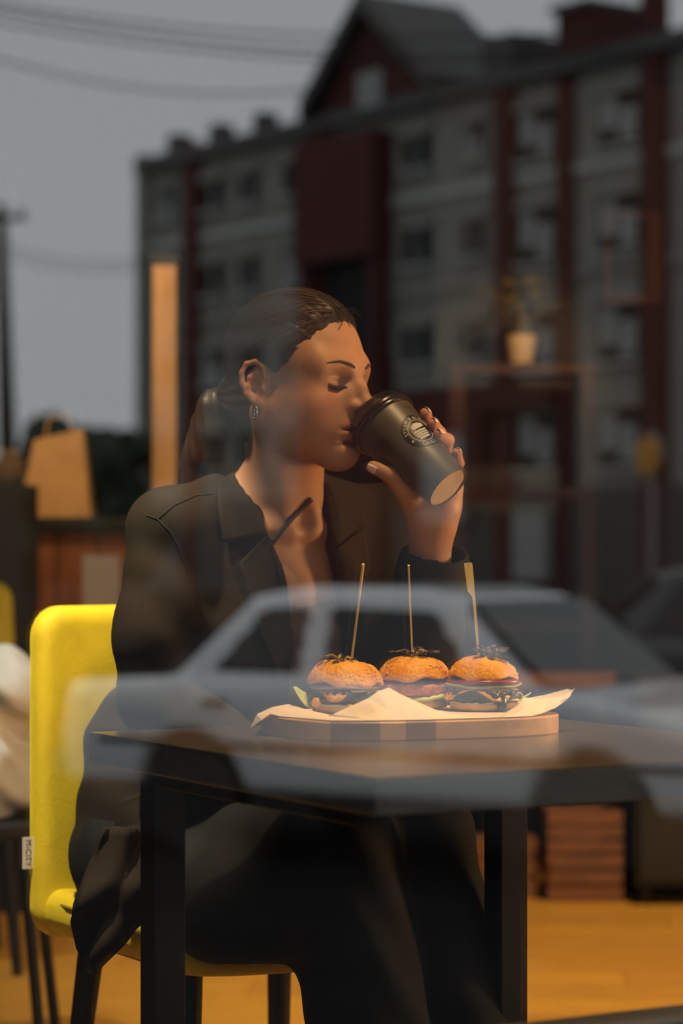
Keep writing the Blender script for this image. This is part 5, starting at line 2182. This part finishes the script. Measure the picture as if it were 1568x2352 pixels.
# dark cabinet at the right
cb = empty('cabinet', W(1560, 1900, 6.75) * np.array([1, 1, 0]))
tag(cb, 'low black cabinet at the right end of the room', 'cabinet')
d = 6.7
a, b = W(1462, 1560, d), W(1800, 1560, d)
MB().box((a[0], d, .05), (b[0], d + .4, .62), None, .004).build('body', 'black_matt', cb)
for k in range(2):
    x0 = a[0] + .01 + k * (b[0] - a[0]) / 2
    dr = MB().box((x0, d - .018, .07), (x0 + (b[0] - a[0]) / 2 - .02, d - .001, .60), None, .003).build('door', 'black_matt', cb)
    MB().tube([(x0 + .03, d - .03, .30), (x0 + .03, d - .03, .40)], .005, 8).build('handle', 'grey_metal', dr, smooth=True)
for x in (a[0] + .03, b[0] - .03):
    for y in (d + .04, d + .36):
        MB().lathe([(.015, 0), (.02, .05)], lambda v, x=x, y=y: np.array([x, y, 0]) + v, 10).build('foot', 'black_steel', cb)

# stool with a white coat bundled on it, cut by the left edge
c = W(-30, 1850, 4.75)
c[2] = 0
stl = empty('bar_stool', c)
tag(stl, 'black round stool under the white coat at the picture\'s left edge', 'stool')
hs = .455
MB().lathe([(0, hs - .03), (.15, hs - .03), (.165, hs - .02), (.165, hs - .005), (.15, hs), (0, hs)], lambda v: c + v, 36).build('seat', 'black_matt', stl, smooth=True)
for k in range(4):
    q = math.radians(45 + 90 * k)
    MB().tube([c + [.11 * math.cos(q), .11 * math.sin(q), hs - .03], c + [.17 * math.cos(q), .17 * math.sin(q), 0]], .011, 10).build('leg', 'black_steel', stl, smooth=True)
ct = SDF()
rr = random.Random(4)
ct.u(_ell(c + [0, 0, hs + .07], (.125, .12, .075)))
ct.u(_ell(c + [-.02, 0, hs + .20], (.115, .11, .09)), .05)
ct.u(_ell(c + [.0, -.01, hs + .27], (.09, .09, .06)), .05)
for k in range(9):
    q = rr.random() * 6.28
    ct.u(_ell(c + [.09 * math.cos(q), .09 * math.sin(q), hs + .06 + .22 * rr.random()], (.05, .05, .04)), .03)
ct.warp(lambda P: (.006 * np.sin(P[:, 2] * 70 + 3 * np.sin(P[:, 0] * 30)) + .004 * np.sin(P[:, 0] * 60 + P[:, 2] * 40)).astype(np.float32))
ct.i(lambda P: (c[2] + hs - P[:, 2]).astype(np.float32))
o = sdf_mesh('puffer_coat', ct, c + [-.2, -.2, hs - .01], c + [.2, .2, hs + .42], .008, 'white_cloth')
tag(o, 'white quilted coat bundled on the black stool', 'coat')


# ------------------------------------------------------------------ pendant lamps
def pendant(pos, target, watts, label, size=80, col=(1, .64, .30), soft=.05, shade_z=.16):
    pos = np.asarray(pos, float)
    r = empty('pendant_lamp', pos)
    tag(r, label, 'lamp', 'pendant lamps')
    MB().lathe([(.02, .16), (.035, .14), (.05, .09), (.11, -.02), (.112, -.02), (.054, .092), (.038, .145), (.02, .165)], lambda v: pos + v, 28).build('shade', 'black_steel', r, smooth=True)
    MB().tube([pos + [0, 0, .16], [pos[0], pos[1], TOP]], .004, 6).build('cord', 'black_matt', r)
    MB().lathe([(.05, 0), (.05, .02), (.03, .03), (0, .03)], lambda v: np.array([pos[0], pos[1], TOP - .031]) + v, 20).build('canopy', 'black_steel', r, smooth=True)
    ld = bpy.data.lights.new('bulb', 'SPOT')
    ld.energy = watts
    ld.color = col
    ld.spot_size = math.radians(size)
    ld.spot_blend = .6
    ld.shadow_soft_size = soft
    lo = bpy.data.objects.new('bulb', ld)
    C.objects.link(lo)
    lo.parent = r
    lo.location = (0, 0, -.03)
    dv = Vector(tuple(np.asarray(target, float) - pos))
    lo.rotation_euler = dv.to_track_quat('-Z', 'Y').to_euler()


pendant((.42, 2.80, 2.62), (0.03, 3.1, .9), 118, 'black pendant lamp over the window table', 95)
pendant((.20, 2.70, 2.40), (0.085, 2.95, .78), 100, 'black pendant lamp closest to the window, added unseen to brighten the burgers', 18)  # added narrow beam, only there to brighten buns and paper
pendant((-.58, 2.95, 2.25), (-.40, 3.46, .68), 330, 'black pendant lamp above the yellow chair', 34, (1, .82, .55))
pendant((1.15, 5.3, 2.4), (.75, 5.75, 0), 470, 'black pendant lamp over the bare plank floor', 72)
pendant((-.95, 4.35, 2.3), (-.80, 5.1, .7), 130, 'black pendant lamp added unseen to brighten the bundled white coat', 56, (1, .90, .78))  # added lamp, lifts the coat and the chair behind it
pendant((-.55, 5.9, 2.5), (-.70, 6.9, .95), 110, 'black pendant lamp in front of the counter', 58)
pendant((.85, 5.8, 2.7), (.54, 7.47, 1.60), 170, 'black pendant lamp added unseen to brighten the pot on the shelf unit', 20)  # added narrow beam aimed to brighten the plant pot

# floor lamp with an opal globe to the right of the table, outside the picture
fp = np.array([1.30, 3.40, 0])
flp = empty('floor_lamp', fp)
tag(flp, 'slim floor lamp with a glowing globe beside the window table', 'lamp')
MB().lathe([(0, 0), (.13, 0), (.13, .012), (.02, .02), (0, .02)], lambda v: fp + v, 28).build('base', 'black_steel', flp, smooth=True)
MB().tube([fp + [0, 0, .02], fp + [0, 0, .95]], .010, 10).build('pole', 'black_steel', flp, smooth=True)
MB().lathe([(.09 * math.sin(math.radians(q)), 1.03 - .09 * math.cos(math.radians(q))) for q in range(0, 181, 12)], lambda v: fp + v, 28).build('globe', 'bulb_glow', flp, smooth=True, sharp=None)
